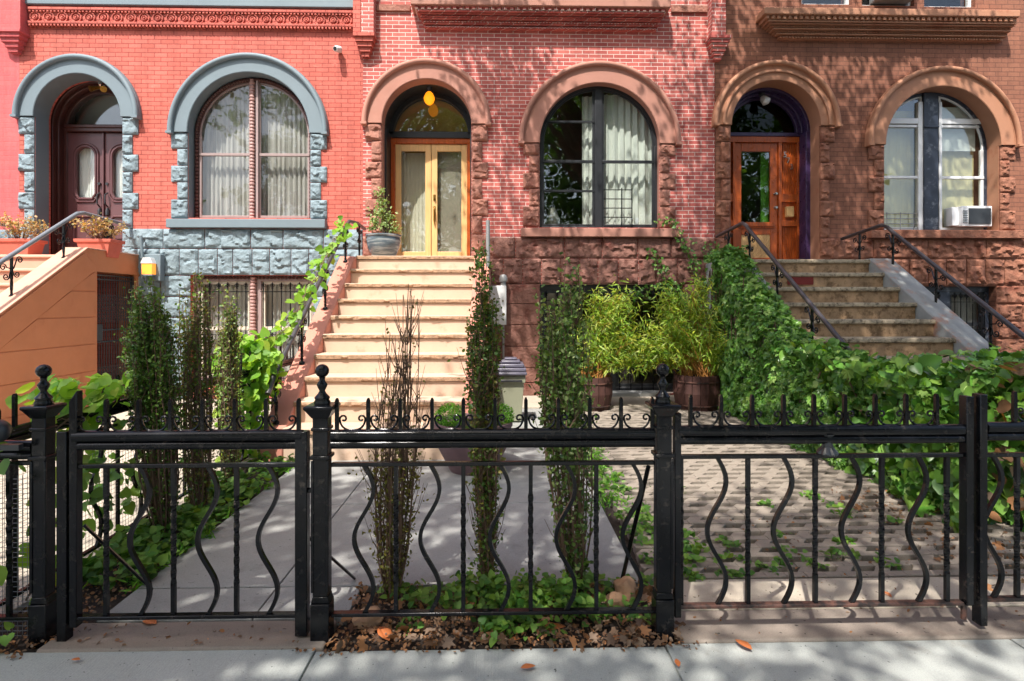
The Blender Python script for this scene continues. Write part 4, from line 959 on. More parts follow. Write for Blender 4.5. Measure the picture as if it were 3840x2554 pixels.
c_.prism([(5.0, 0), (8.05, 0), (8.05, 2.28), (7.857, 2.28), (5.0, cz_(5.0))], -6.04, xo, 'x')
ck = c_.build('cheek_wall', 'orange_stucco', st, smooth=0)
cp = MB()
cp.prism([(7.857, 2.283), (8.985, 2.283), (8.985, 2.30), (7.857, 2.30), (5.0, cz_(5.0) + .02), (5.0, cz_(5.0) + .003)], -6.045, xo + .012, 'x'); cp.build('coping', 'peach_stucco', ck, bevel=.004)
rv = MB(); ln = lambda y: 1.683 + .665 * (y - 7.54)   # raised border and ashlar courses scored in the stucco
rv.prism([(5.0, ln(5.0)), (7.92, ln(7.92)), (8.0, 1.976), (8.0, 2.05), (7.80, cz_(7.8) - .03), (5.0, cz_(5.0) - .03)], xo - .01, xo + .018, 'x')
zs_ = [1.69, 1.33, .95, .57, .18, 0]
for z1, z0 in zip(zs_, zs_[1:]):
    y1 = min(8.0, 7.54 + (z1 - 1.683) / .665); y0 = 7.54 + (z0 - 1.683) / .665
    rv.prism([(max(y0, 5.0) + .01, z0 + .004), (8.0, z0 + .004), (8.0, z1 - .008), (max(y1, 5.0) + .01, z1 - .008)], xo - .01, xo + .010, 'x')
rv.prism([(7.54, 1.70), (8.0, 1.70), (8.0, 1.97), (7.93, 1.93)], xo - .01, xo + .010, 'x')
rv.build('scored_courses', 'orange_stucco', ck, bevel=.006)
railing(st, -5.88, [(8.95, 2.76), (7.98, 2.80), (7.86, 2.77), (7.75, 2.70), (5.1, .98)], [8.44, 7.62, 6.82, 6.0, 5.3], cz_, mat='handrail_blue')
railing(st, -7.8, [(8.95, 2.76), (7.98, 2.80), (7.75, 2.70), (5.1, .98)], [8.44, 7.62, 6.82, 6.0], lambda y: cz_(y) - .1, mat='handrail_blue', scr=False)
g = MB(); gx = xo - .06; ya, yb, za, zb = 8.06, 8.91, .03, 1.95
g.box(gx - .02, gx + .02, ya, ya + .035, za, zb); g.box(gx - .02, gx + .02, yb - .035, yb, za, zb)
for z in (za, zb - .03, .95, 1.12, zb - .09, .12): g.box(gx - .014, gx + .014, ya + .035, yb - .035, z, z + .02)
for i in range(15): y = ya + .06 + i * (yb - ya - .12) / 14; g.tube([(gx, y, za), (gx, y, zb)], .007, 5)
gg = g.build('gate', 'iron_grey', st)
for (p, q) in ((.25, .60), (1.25, 1.65)):
    g = MB()
    for i in range(-8, 18):
        for d in (-1, 1):
            y0 = ya + i * .055; y1 = y0 + d * (q - p)
            a, b = y0, y1; ta, tb = 0., 1.
            lo, hi = ya + .04, yb - .04
            if d > 0: ta = max(0, (lo - a) / (b - a)); tb = min(1, (hi - a) / (b - a))
            else: ta = max(0, (hi - a) / (b - a)); tb = min(1, (lo - a) / (b - a))
            if tb > ta: g.tube([(gx + .016, a + (b - a) * ta, p + (q - p) * ta), (gx + .016, a + (b - a) * tb, p + (q - p) * tb)], .003, 3, False)
    g.build('diamond_mesh', 'iron_grey', gg)
MB().box(gx + .0, gx + .045, ya - .03, ya + .13, .98, 1.22).build('lock_box', 'iron_grey', gg, bevel=.006)
# right stoop ---------------------------------------------------
st = empty('stoop', (4.5, 5.0, 0), 'weathered brown stone stoop with a patched grey cheek and ivy, leading to the orange door', 'stoop')
steps(st, 3.6, 5.355, 7.89, 2.157, 10, .21, .30, 'old_step', 'old_nose', 0, .06, over=.006)
MB().box(3.6, 5.36, 8.22, 9.5, 0, 2.155).build('landing', 'old_step', st)
MB().box(4.0, 4.36, 7.605, 7.615, 1.78, 1.885).build('red_patch', M('red_painted_patch', srgb(120, 34, 26), .7, .1, 5, 40, .2), st)
rz = lambda y: 2.17 if y > 7.9 else 2.17 - .70 * (7.9 - y)
MB().prism([(8.985, 0), (8.985, 2.17), (7.9, 2.17), (5.0, rz(5.0)), (5.0, 0)], 5.357, 5.69, 'x').build('cheek_wall', 'grey_cheek', st, bevel=.015)
MB().prism([(8.985, 0), (8.985, 2.17), (7.9, 2.17), (5.0, rz(5.0)), (5.0, 0)], 3.36, 3.598, 'x').build('cheek_wall', 'grey_cheek', st, bevel=.015)
railing(st, 5.6, [(8.95, 2.58), (8.0, 2.67), (7.88, 2.62), (7.78, 2.54), (5.2, .74)], [8.5, 7.77, 6.99, 6.2, 5.5], lambda y: rz(y) - .05)
railing(st, 3.54, [(8.95, 2.62), (8.0, 2.69), (7.88, 2.64), (7.78, 2.56), (5.2, .80)], [8.5, 7.77, 6.99, 6.2], lambda y: rz(y) - .02)

# ================================================================== THINGS ON THE HOUSES
def thing_mesh(mb, name, mat, label, cat, group=None, bevel=0, smooth=40):
    return tag(mb.build(name, mat, None, smooth, bevel), label, cat, group)
X, Z = at(777, 113, 8.86)
e = empty('security_camera', (X, 8.98, Z), 'small round security camera on the red brick between the blue arch and the corbel', 'camera')
MB().lathe([(.045, Z - .0), (.045, Z + .02), (.03, Z + .05)], X, 8.95, 12).build('mount', 'white_paint', e)
MB().tube([(X - .02, 8.80, Z - .02), (X - .01, 8.83, Z - .01), (X + .01, 8.93, Z + .03), (X + .01, 8.96, Z + .03)], [.038, .05, .05, .02], 12).build('camera_housing', 'white_paint', e)
MB().tube([(X - .021, 8.795, Z - .022), (X - .02, 8.80, Z - .02)], .03, 12).build('lens', 'dark_plastic', e)
X, Z = MD.cx, MD.zs + .64
e = empty('entrance_lamp', (X, 9.3, Z), 'lit amber globe lamp hanging inside the arch over the golden door', 'lamp')
MB().lathe([(.05, Z + .10), (.05, Z + .04), (.035, Z + .02), (.035, Z - .0)], X, 9.3, 12).build('ceiling_cap', 'dark_plastic', e)
MB().lathe([(.03, Z + .0), (.06, Z - .03), (.088, Z - .09), (.09, Z - .13), (.07, Z - .18), (.03, Z - .215), (.002, Z - .22)], X, 9.3, 20).build('globe', 'bulb', e)
X, Z = RD.cx - .06, RD.zs + .60
e = empty('entrance_lamp', (X, 9.35, Z), 'unlit white globe lamp tilted under the purple arch over the orange door', 'lamp')
MB().lathe([(.05, Z + .06), (.05, Z + .02), (.03, Z)], X, 9.33, 12).build('ceiling_cap', 'dark_plastic', e)
MB().tube([(X - .0, 9.33, Z), (X + .02, 9.31, Z - .04), (X + .05, 9.27, Z - .10), (X + .06, 9.25, Z - .13)], [.03, .065, .075, .03], 16).build('globe', 'frost', e)
X, Z = LD.cx + .13, LD.zs + .60
e = empty('entrance_lamp', (X, 9.3, Z), 'small metal twin spotlight under the blue grey arch over the mauve door', 'lamp')
MB().lathe([(.05, Z + .07), (.05, Z + .03), (.02, Z)], X, 9.3, 12).build('ceiling_cap', 'steel', e)
for s_ in (-1, 1): MB().tube([(X, 9.3, Z), (X + s_ * .06, 9.26, Z - .03), (X + s_ * .11, 9.2, Z - .07)], [.02, .03, .05], 10).build('spot_head', 'brass', e)
# lantern and meter box beside the left stoop
X, Z = at(345, 622, 8.8)
e = empty('wall_lantern', (X, 8.9, Z), 'small lit amber box lantern on the blue stone by the left gate', 'lamp')
MB().prism([(X - .10, Z + .10), (X + .09, Z + .10), (X + .05, Z + .19), (X - .06, Z + .19)], 8.72, 8.88).build('hood', 'white_paint', e, bevel=.004)
MB().box(X - .085, X + .075, 8.73, 8.87, Z - .07, Z + .10).build('lit_pane', 'lamp_amber', e, bevel=.004)
MB().box(X - .095, X + .085, 8.72, 8.88, Z - .09, Z - .07).build('lantern_base', 'blue_smooth', e)
X, Z = at(356, 618, 8.88)
thing_mesh(MB().box(X - .12, X + .12, 8.83, 8.95, Z - .2, Z + .22), 'meter_box', 'blue_smooth', 'blue grey painted meter box behind the amber lantern', 'meter box', bevel=.01)
X, _ = at(326, 600, 8.9); thing_mesh(MB().tube([(X, 8.88, fz(326, 545)), (X + .02, 8.88, fz(326, 580)), (X + .03, 8.88, fz(326, 640))], .022, 8), 'conduit', 'blue_smooth', 'blue grey conduit running down the corner stone to the meter box', 'pipe')
# white meter cabinet
Xa, Xb = at(1118, 700, 8.8)[0], at(1166, 700, 8.8)[0]; Za, Zb = fz(1150, 748, 8.8), fz(1150, 658, 8.8)
e = empty('meter_cabinet', ((Xa + Xb) / 2, 8.9, Za), 'white metal meter cabinet on the brownstone wall behind the tall shrub', 'meter cabinet')
MB().box(Xa, Xb, 8.76, 8.95, Za, Zb).build('cabinet', 'white_paint', e, bevel=.01)
Xc = at(1159, 650, 8.8)[0]; MB().lathe([(.045, Zb), (.045, Zb + .06), (.065, Zb + .07), (.07, Zb + .12), (.05, Zb + .17), (.002, Zb + .19)], Xc, 8.84, 16).build('vent_cap', 'grey_metal', e)
MB().tube([(Xc, 8.84, Za), (Xc, 8.84, 0)], .02, 8).build('conduit', 'grey_metal', e)
e = thing_mesh(MB().tube([(-.16, 7.75, 0), (-.16, 7.75, 2.1), (-.16, 7.75, 2.68)], .028, 10), 'pipe', 'grey_metal', 'grey vertical metal pipe at the right edge of the cream stoop', 'pipe')
# air conditioner
X0, X1 = at(2192, 500, 9.1)[0], at(2280, 500, 9.1)[0]; Z0, Z1 = fz(2235, 522, 9.1), fz(2235, 475, 9.1)
e = empty('air_conditioner', ((X0 + X1) / 2, 9.15, Z0), 'white window air conditioner sitting on the sill of the brown house window', 'air conditioner')
MB().box(X0 + .14, X1, 9.06, 9.35, Z0, Z1).build('casing', 'white_frame', e, bevel=.01)
g = MB(); g.box(X0 + .25, X1 - .03, 9.048, 9.059, Z0 + .04, Z1 - .04); g.build('back_grille', 'iron_grey', e)
g = MB()
for i in range(6): g.box(X0 + .155, X0 + .225, 9.045, 9.06, Z0 + .06 + i * .038, Z0 + .075 + i * .038)
g.build('side_louvres', 'grey_metal', e)
ac = MB().box(X0 + .02, X0 + .139, 9.12, 9.3, Z0 + .02, Z1 - .01); ac.build('side_panel', 'white_frame', e, bevel=.006)
X0, X1 = fx(2010), fx(2096)
e = empty('air_conditioner', ((X0 + X1) / 2, 9.0, 6.4), 'grey air conditioner underside on the brown ledge at the top edge', 'air conditioner')
MB().box(X0, X1, 8.72, 9.1, fz(2050, 4), fz(2050, -60)).build('casing', 'grey_metal', e, bevel=.01); MB().box(X0 + .05, X1 - .05, 8.71, 8.722, fz(2050, 2), fz(2050, -56)).build('back_grille', 'iron_grey', e)

# ================================================================== POTS
def twiggy(e, cx, cy, z0, h, rx, n, leafm, ls, seed, nl, name='foliage', shape='oval', stem='twig', tip=.5):
    rg = np.random.default_rng(seed); m = MB(); P = []
    for i in range(n):
        a = rg.uniform(0, 2 * PI); r = rx * math.sqrt(rg.uniform(0, 1)); hh = h * rg.uniform(.55, 1)
        p0 = Vector((cx + r * .2 * math.cos(a), cy + r * .2 * math.sin(a), z0)); p2 = Vector((cx + r * math.cos(a), cy + r * math.sin(a), z0 + hh))
        p1 = (p0 + p2) / 2 + Vector(rg.normal(0, .02, 3)); m.tube([p0, p1, p2], [.004, .003, .002], 4)
        for k in range(nl):
            t = rg.uniform(.25, 1.02) ** tip; q = (p0 * (1 - t) + p2 * t) + (p1 - (p0 + p2) / 2) * 4 * t * (1 - t); P.append(q + Vector(rg.normal(0, .025, 3)))
    m.build('stems', stem, e); return leaves(name, P, ls, leafm, e, shape, seed=seed)
def flower_pot(e, cx, cy, z, w, h, mat, trough=None):
    m = MB()
    if trough:
        m.lathe([(w * .38, z), (w * .46, z + h * .8), (w * .5, z + h * .82), (w * .5, z + h), (w * .45, z + h), (w * .44, z + h * .93)], cx, cy, 4, sq=False)
    else:
        m.lathe([(w * .30, z), (w * .34, z + .01), (w * .42, z + h * .8), (w * .42, z + h * .81), (w * .48, z + h * .84), (w * .48, z + h), (w * .42, z + h), (w * .40, z + h * .92)], cx, cy, 28)
    return m.build('pot', mat, e, bevel=.004)
for dx, lab, seed in ((48, 'terracotta planter of dry yellowing stems at the left edge of the orange landing', 4), (230, 'terracotta planter of dry yellowing stems in front of the mauve double door', 9)):
    X, _ = at(dx, 580, 8.35); w, d, z, h = .50, .3, 2.2, .26
    e = empty('potted_plant', (X, 8.35, z), lab, 'potted plant', 'terracotta planters on the left landing')
    m = MB(); k = .8
    vs = []
    for zz, s1 in ((z, .78), (z + h * .82, .95), (z + h * .82, 1.06), (z + h, 1.08), (z + h, .98), (z + h - .03, .96)):
        vs += [(X - w / 2 * s1, 8.35 - d / 2 * s1, zz), (X + w / 2 * s1, 8.35 - d / 2 * s1, zz), (X + w / 2 * s1, 8.35 + d / 2 * s1, zz), (X - w / 2 * s1, 8.35 + d / 2 * s1, zz)]
    fs_ = [(3, 2, 1, 0)] + [(i * 4 + q, i * 4 + (q + 1) % 4, i * 4 + 4 + (q + 1) % 4, i * 4 + 4 + q) for i in range(5) for q in range(4)] + [(20, 21, 22, 23)]
    m.add(vs, fs_).build('pot', 'terracotta', e, bevel=.006)
    twiggy(e, X, 8.35, z + h - .03, .38, .34, 34, 'l_pot', .038, seed, 16, tip=.6)
X, _ = at(884, 585, 8.35)
e = empty('potted_plant', (X, 8.35, 2.2), 'round glazed blue grey pot with a leafy shrub on the cream landing', 'potted plant')
z = 2.2
MB().lathe([(.13, z), (.17, z + .02), (.235, z + .16), (.255, z + .26), (.245, z + .31), (.262, z + .325), (.262, z + .345), (.235, z + .345), (.225, z + .30)], X, 8.35, 32).build('pot', 'glazed', e)
MB().lathe([(.225, z + .29), (.2, z + .30), (.01, z + .31)], X, 8.35, 20).build('soil', 'soil', e)
m = MB(); m.tube([(X, 8.35, z + .3), (X - .02, 8.34, z + .5), (X - .01, 8.35, z + .8), (X - .03, 8.34, z + 1.0)], [.016, .013, .01, .005], 6)
P = []; rg = np.random.default_rng(6)
for (bx, bz, rr, n) in ((-.05, .98, .07, 60), (-.02, .84, .08, 70), (-.04, .70, .10, 90), (-.13, .58, .10, 80), (.06, .60, .11, 90), (.0, .50, .13, 90), (-.17, .46, .07, 40), (.17, .42, .07, 50)):
    m.tube([(X, 8.35, z + bz - .15), (X + bx, 8.34, z + bz)], [.007, .004], 4)
    P += list(np.array([X + bx, 8.34, z + bz]) + rg.normal(0, rr * .5, (int(n * 1.3), 3)))
m.build('stem', 'twig', e); leaves('foliage', P, .042, 'l_sage', e, 'oval', seed=3)
# mauve pot with two boxwood tufts
X, Y = -.24, 5.0
e = empty('potted_plant', (X, Y, 0), 'wide mauve pot with two bright green box tufts below the cream stoop', 'potted plant')
MB().lathe([(.16, .0), (.2, .01), (.31, .22), (.35, .38), (.335, .40), (.36, .41), (.36, .45), (.325, .45), (.315, .41)], X, Y, 32).build('pot', 'mauve_pot', e)
MB().lathe([(.315, .40), (.2, .42), (.01, .43)], X, Y, 20).build('soil', 'soil', e)
for sx, sd_, r_ in ((-.20, 2, .13), (.24, 3, .13)):
    P = []; rg = np.random.default_rng(sd_)
    for i in range(1500):
        v = rg.normal(0, 1, 3); v /= np.linalg.norm(v); P.append(np.array([X + sx, Y - .05, .50]) + v * np.array([r_, r_, r_ * .8]) * rg.uniform(.7, 1.08))
    leaves('box_tuft', P, .017, 'l_bright', e, 'oval', nbias=(0, -.3, .5), tbias=(0, -.1, .5), seed=sd_)
# wheeled bin with a stack of lids
X, Y = at(1176, 900, 7.1)[0], 7.1
e = empty('rubbish_bin', (X, Y, 0), 'grey green rubbish bin with a dark crumpled lid against the brownstone wall', 'bin')
bz = lambda dy: fz(1180, dy, 6.9)
m = MB(); vs = []
for zz, a in ((0.03, .13), (.52, .165), (.52, .18), (.60, .185), (.60, .175), (bz(862), .18)): vs += [(X - a, Y - a * .9, zz), (X + a, Y - a * .9, zz), (X + a, Y + a, zz), (X - a, Y + a, zz)]
m.add(vs, [(3, 2, 1, 0)] + [(i * 4 + q, i * 4 + (q + 1) % 4, i * 4 + 4 + (q + 1) % 4, i * 4 + 4 + q) for i in range(5) for q in range(4)] + [(20, 21, 22, 23)])
b_ = m.build('bin_body', 'green_bin', e, bevel=.012)
m = MB(); zz = bz(865)
for k, (a, hh) in enumerate(((.20, .04), (.19, .05), (.165, .05), (.12, .04), (.08, .03))): m.box(X - a + .0, X + a, Y - a, Y + a, zz + .001 * k, zz + hh); zz += hh
m.build('lid', 'bin_lid', e, bevel=.016)
MB().box(X - .14, X + .14, Y - .19, Y - .165, .535, .56).build('handle', 'dark_plastic', e, bevel=.004)
for s_ in (-1, 1): MB().tube([(X + s_ * .1, Y + .1, .05), (X + s_ * .14, Y + .1, .05)], .05, 12).build('wheel', 'dark_plastic', e)
# bamboos in barrels
def bamboo(dx, label, seed, w, h, fol_c, fol_r, mats, nl, extra=None):
    X, Y = at(dx, 900, 7.95)[0], 7.95
    e = empty('potted_bamboo', (X, Y, 0), label, 'potted bamboo', 'bamboos in wooden tubs')
    m = MB(); n = 18
    for i in range(n):   # staves
        a0, a1 = 2 * PI * (i + .04) / n, 2 * PI * (i + .96) / n; r0, r1, r2 = w * .44, w * .52, w * .5
        vs = []
        for zz, r in ((0, r0), (h * .5, r1), (h, r2)):
            vs += [(X + r * math.cos(a0), Y + r * math.sin(a0), zz), (X + r * math.cos(a1), Y + r * math.sin(a1), zz)]
        for zz, r in ((h, r2 - .025), (0, r0 - .025)): vs += [(X + r * math.cos(a0), Y + r * math.sin(a0), zz), (X + r * math.cos(a1), Y + r * math.sin(a1), zz)]
        m.add(vs, [(0, 1, 3, 2), (2, 3, 5, 4), (4, 5, 7, 6), (6, 7, 9, 8), (0, 2, 4, 6, 8), (1, 9, 7, 5, 3)])
    m.build('barrel', 'barrel', e, smooth=0)
    b = MB()
    for zz, r in ((h * .15, w * .475), (h * .82, w * .515)): b.tube([(X + r * math.cos(2 * PI * i / 24), Y + r * math.sin(2 * PI * i / 24), zz) for i in range(25)], .009, 5, False)
    b.build('hoop', 'iron_rust', e); MB().lathe([(w * .47, h - .04), (w * .3, h - .02), (.01, h - .01)], X, Y, 18).build('soil', 'soil', e)
    rg = np.random.default_rng(seed); s_ = MB(); P = []; T = []
    fc = np.array([fol_c[0], Y - .1, fol_c[1]]); 
    for i in range(110):
        a = rg.uniform(0, 2 * PI); r = w * .42 * math.sqrt(rg.uniform()); p0 = Vector((X + r * math.cos(a), Y + r * math.sin(a), h - .03))
        cl = [(-.55, .1, .45), (.5, -.15, .5), (.05, .35, .55), (-.25, -.45, .5), (.75, -.45, .35), (-.8, -.35, .35), (.2, .85, .28), (-.45, .75, .22)][rg.integers(8)]
        d = rg.normal(0, 1, 3); d /= np.linalg.norm(d); d = np.array([cl[0], 0, cl[1]]) + d * cl[2]
        p2 = Vector(fc + d * np.array(fol_r)); p1 = (p0 * .45 + p2 * .55) + Vector((0, 0, .16))
        s_.tube([p0, p1, p2], [.006, .0045, .002], 4)
        for k in range(nl):
            t = rg.uniform(.44, 1.12); q = p0 * (1 - t) ** 2 + p1 * 2 * t * (1 - t) + p2 * t * t; P.append(q + Vector(rg.normal(0, .06, 3)))
    s_.build('canes', 'straw', e)
    P = np.array(P); k = len(P) // len(mats)
    for i, mt in enumerate(mats): leaves('foliage', P[i::len(mats)], .10, mt, e, 'blade', nbias=(0, -.6, .7), tbias=(0, -.2, -.25), seed=seed + i, spread=.6)
    return e
c1, c2 = at(1412, 770, 7.9), at(1585, 765, 7.9)
bamboo(1362, 'yellow green bamboo in a wooden tub, the nearer of the pair to the tall shrubs', 5, .58, .48, c1, (.52, .40, .56), ['l_bamboo_y', 'l_bamboo', 'l_bamboo'], 58)
bamboo(1604, 'green bamboo in a red brown wooden tub beside the ivy covered stoop', 8, .64, .50, c2, (.62, .42, .64), ['l_bamboo', 'l_bamboo', 'l_bamboo_y'], 62)

# ================================================================== FENCE
FY = 2.49
fX = lambda dx: at(dx, 1000, FY)[0]
fZ = lambda dy, dx=1179: at(dx, dy, FY)[1]
ZT, ZM, ZB = .905, .775, .108        # top tube, mid rail, bottom rail heights
ZP = 1.07                            # picket tips
def wavy(x, y, z0, z1, A=.043, s_=.012, axis='x'):
    m = MB(); pts = []
    for i in range(37):
        t = 1 - i / 36; o_ = A * math.sin(3 * PI * (1 - t)) ; z = z0 + (z1 - z0) * t
        pts.append((x + o_, y, z) if axis == 'x' else (x, y + o_, z))
    pts.reverse(); return m.tube(pts, s_, 4)
def picket(x, y, z0, z1, s_=.008):
    return MB().add([(x - s_, y - s_, z0), (x + s_, y - s_, z0), (x + s_, y + s_, z0), (x - s_, y + s_, z0), (x - s_, y - s_, z1 - .012), (x + s_, y - s_, z1 - .012), (x + s_, y + s_, z1 - .012), (x - s_, y + s_, z1 - .012), (x - s_ * .4, y - s_, z1), (x + s_ * .4, y - s_, z1), (x + s_ * .4, y + s_, z1), (x - s_ * .4, y + s_, z1)],
                    [(3, 2, 1, 0), (0, 1, 5, 4), (1, 2, 6, 5), (2, 3, 7, 6), (3, 0, 4, 7), (4, 5, 9, 8), (5, 6, 10, 9), (6, 7, 11, 10), (7, 4, 8, 11), (8, 9, 10, 11)])
def scrollpair(xa, xb, y, z, h=.066, axis='x'):
    m = MB(); w = xb - xa; r = .017; pts = []; cx_, cz_ = xa + .013 + r, z + h - r; rx = w * .30
    for i in range(13): a = R(-150 + 330 * i / 12); rr = r * (.35 + .65 * i / 12); pts.append((cx_ + rr * math.cos(a), cz_ + rr * math.sin(a)))
    for i in range(1, 8): a = PI + PI / 2 * i / 7; pts.append((cx_ - r + rx + rx * math.cos(a), cz_ + (cz_ - z) * math.sin(a)))
    allp = pts + [(xa + xb - p[0], p[1]) for p in reversed(pts)]
    return m.tube([(px, y, pz) if axis == 'x' else (y, px, pz) for px, pz in allp], .0048, 5)
def ptube(m, xa, xb, y, z, r, axis='x', n=10):
    return m.tube([(xa, y, z), ((xa + xb) / 2, y, z), (xb, y, z)] if axis == 'x' else [(y, xa, z), (y, (xa + xb) / 2, z), (y, xb, z)], r, n)
def panel(e, xa, xb, picks, strs, wavs, mat='iron', zt=ZT, zm=ZM, zb=ZB, y=FY, tall=(), rust=False):
    m = MB(); ptube(m, xa, xb, y, zt, .026, n=14); m.build('top_rail', mat, e)
    m = MB(); ptube(m, xa, xb, y - .002, zt - .041, .019, n=12); m.build('lower_tube', mat, e)
    m = MB().box(xa, xb, y - .013, y + .013, zm - .009, zm + .009); m.build('middle_rail', mat, e, bevel=.003)
    MB().box(xa, xb, y - .017, y + .017, zb - .008, zb + .008).build('bottom_rail', 'iron_rust' if rust else mat, e, bevel=.003)
    for x in picks: picket(x, y, zt + .018, ZP - .905 + zt).build('picket', mat, e, smooth=0)
    for a, b in zip(picks, picks[1:]):
        if b - a < .22: scrollpair(a, b, y, zt + .024).build('scroll', mat, e)
    for x in strs: twisted_bar(x, y, zb, zm, .0125, 7, .2, .8, 60).build('straight_baluster', mat, e, smooth=20)
    for x in wavs: wavy(x, y, zb, zm).build('wavy_baluster', mat, e, smooth=50)
def spaced(a, b, n): return [a + (b - a) * i / (n - 1) for i in range(n)]
def post(x, y, label, h=1.03, w=.033, z0=-.02, top=1.25):
    e = empty('fence_post', (x, y, 0), label, 'fence post', 'iron fence posts with ball finials')
    m = MB(); b = w + .008; m.box(x - b, x + b, y - b, y + b, z0, .17); m.prism([(x - b, .17), (x + b, .17), (x + w, .20), (x - w, .20)], y - w, y + w)
    m.box(x - w, x + w, y - w, y + w, .2, h - .02)
    for s_ in (-1, 1):   # raised side fillets and collar
        m.box(x + s_ * (w - .007), x + s_ * (w + .006), y - w - .006, y - w + .004, .22, .80)
    m.box(x - w - .010, x + w + .010, y - w - .010, y + w + .010, .805, .822); m.box(x - w - .006, x + w + .006, y - w - .006, y + w + .006, h - .10, h - .085)
    m.build('post_shaft', 'iron', e, bevel=.004)
    k = .7071
    c = MB(); c.lathe([(w * 1.0, h - .045), (w * 1.15, h - .04), (w * 1.75, h - .008), (w * 1.95, h), (w * 1.95, h + .010), (w * 1.7, h + .014)], x, y, 4, sq=True)
    c.build('cap', 'iron', e, smooth=20, bevel=.003)
    f = MB(); z = h + .012
    f.lathe([(.034, z), (.036, z + .012), (.030, z + .022), (.034, z + .032), (.018, z + .05), (.012, z + .062), (.02, z + .078), (.024, z + .09), (.013, z + .105), (.012, z + .115), (.015, z + .122)], x, y, 20)
    zc, r = z + .150, .030
    f.lathe([(.002, zc - r)] + [(r * math.sin(PI * i / 12), zc - r * math.cos(PI * i / 12)) for i in range(1, 12)] + [(.002, zc + r)], x, y, 20)
    f.build('ball_finial', 'iron', e, smooth=60)
    return e
xp1, xp2, xp3 = fX(92), fX(742), fX(1526)
post(xp1, FY + .02, 'worn iron post with ball finial left of the garden gate, beside the vine', w=.030)
post(xp2, FY, 'iron post with ball finial in front of the cream steps')
post(xp3, FY, 'iron ball post in front of the bamboo, beside the wide gate')
# left garden gate
gx0, gx1 = fX(172), fX(697)
e = empty('iron_gate', (gx0, FY, 0), 'narrow black iron garden gate with wavy balusters in front of the left bed', 'gate')
panel(e, gx0, gx1, [fX(x) for x in (172, 245, 320, 393, 467, 541, 613, 688)], [fX(x) for x in (245, 400, 545)], [fX(x) for x in (322, 478, 617)])
MB().prism([(gx0 - .012, -.0 + .07), (gx0 + .022, .07), (gx0 + .022, 1.11), (gx0 - .012, 1.06)], FY - .02, FY + .02).build('stile', 'iron', e, bevel=.004)
MB().box(gx1 - .028, gx1 + .026, FY - .022, FY + .022, .02, .925).build('stile', 'iron', e, bevel=.004)
m = MB(); m.tube([(gx1 + .01, FY + .02, .45), (gx1 + .10, FY + .5, .02)], .008, 5); m.tube([(gx1 + .025, FY, .66), (gx1 + .05, FY, .66)], .012, 6); m.build('latch', 'iron', e)
m = MB(); m.tube([(gx0 + .02, FY + .03, .5), (gx0 + .12, FY + .35, .05)], .008, 5); m.build('stay', 'iron', e)
e = tag(MB().box(fX(137), fX(160), FY - .02, FY + .025, -.01, .93).build('hinge_post', 'iron', bevel=.004), 'plain grey worn square iron hinge post between the left finial post and the gate', 'post')
# middle panel
mx0, mx1 = fX(764), fX(1506)
e = empty('iron_fence', (mx0, FY, 0), 'black iron fence panel with wavy balusters between the two central ball posts', 'fence')
panel(e, mx0, mx1, [fX(x) for x in (776, 848, 922, 995, 1067, 1140, 1211, 1285, 1358, 1430, 1502)], [fX(x) for x in (912, 1067, 1222, 1373)], [fX(x) for x in (838, 990, 1150, 1302, 1455)])
MB().tube([(mx1 - .02, FY + .02, .75), (mx1 - .06, FY + .42, .0)], .011, 6).build('brace', 'iron', e)
# wide right gate
rx0, rx1 = fX(1560), fX(2214)
e = empty('iron_gate', (rx1, FY, 0), 'wide black iron gate with wavy balusters across the lattice paving', 'gate')
panel(e, rx0, rx1, [fX(x) for x in (1590, 1660, 1732, 1804, 1874, 1945, 2015, 2086, 2156)], [fX(x) for x in (1568, 1722, 1877, 2030, 2180)], [fX(x) for x in (1650, 1802, 1958, 2112)], zt=.915, zm=.80, zb=.125, rust=True)
MB().box(rx0 - .018, rx0 + .012, FY - .02, FY + .02, .08, 1.00).build('stile', 'iron', e, bevel=.004)
MB().box(rx1 + .006, rx1 + .040, FY - .024, FY + .024, .12, 1.07).build('stile', 'iron', e, bevel=.004)
MB().tube([(rx1 + .01, FY, .12), (rx1 + .01, FY, .05)], .012, 8).build('drop_bolt', 'iron_rust', e)
X = fX(1905); MB().lathe([(.042, .805), (.047, .812), (.04, .825), (.026, .84), (.019, .865), (.018, .885), (.028, .895), (.03, .90)], X, FY, 24, flute=.10).build('fluted_collar', 'iron_grey', e, smooth=20)
# post and panel at the right edge
X = fX(2253)
e = tag(MB().box(X - .016, X + .018, FY - .03, FY + .02, .03, 1.08).build('gate_post', 'iron', bevel=.004), 'plain square black iron post at the hinge side of the wide gate', 'post')
e = empty('iron_fence', (X, FY, 0), 'black iron fence panel cut off by the right edge, in front of the ivy', 'fence')
panel(e, X + .03, X + 3.0, [X + .03 + .138 * (i + 1) for i in range(20)], [X + .18 + .30 * i for i in range(9)], [X + .065 + .30 * i for i in range(10)], zt=.925, zm=.80, zb=.14, rust=True)
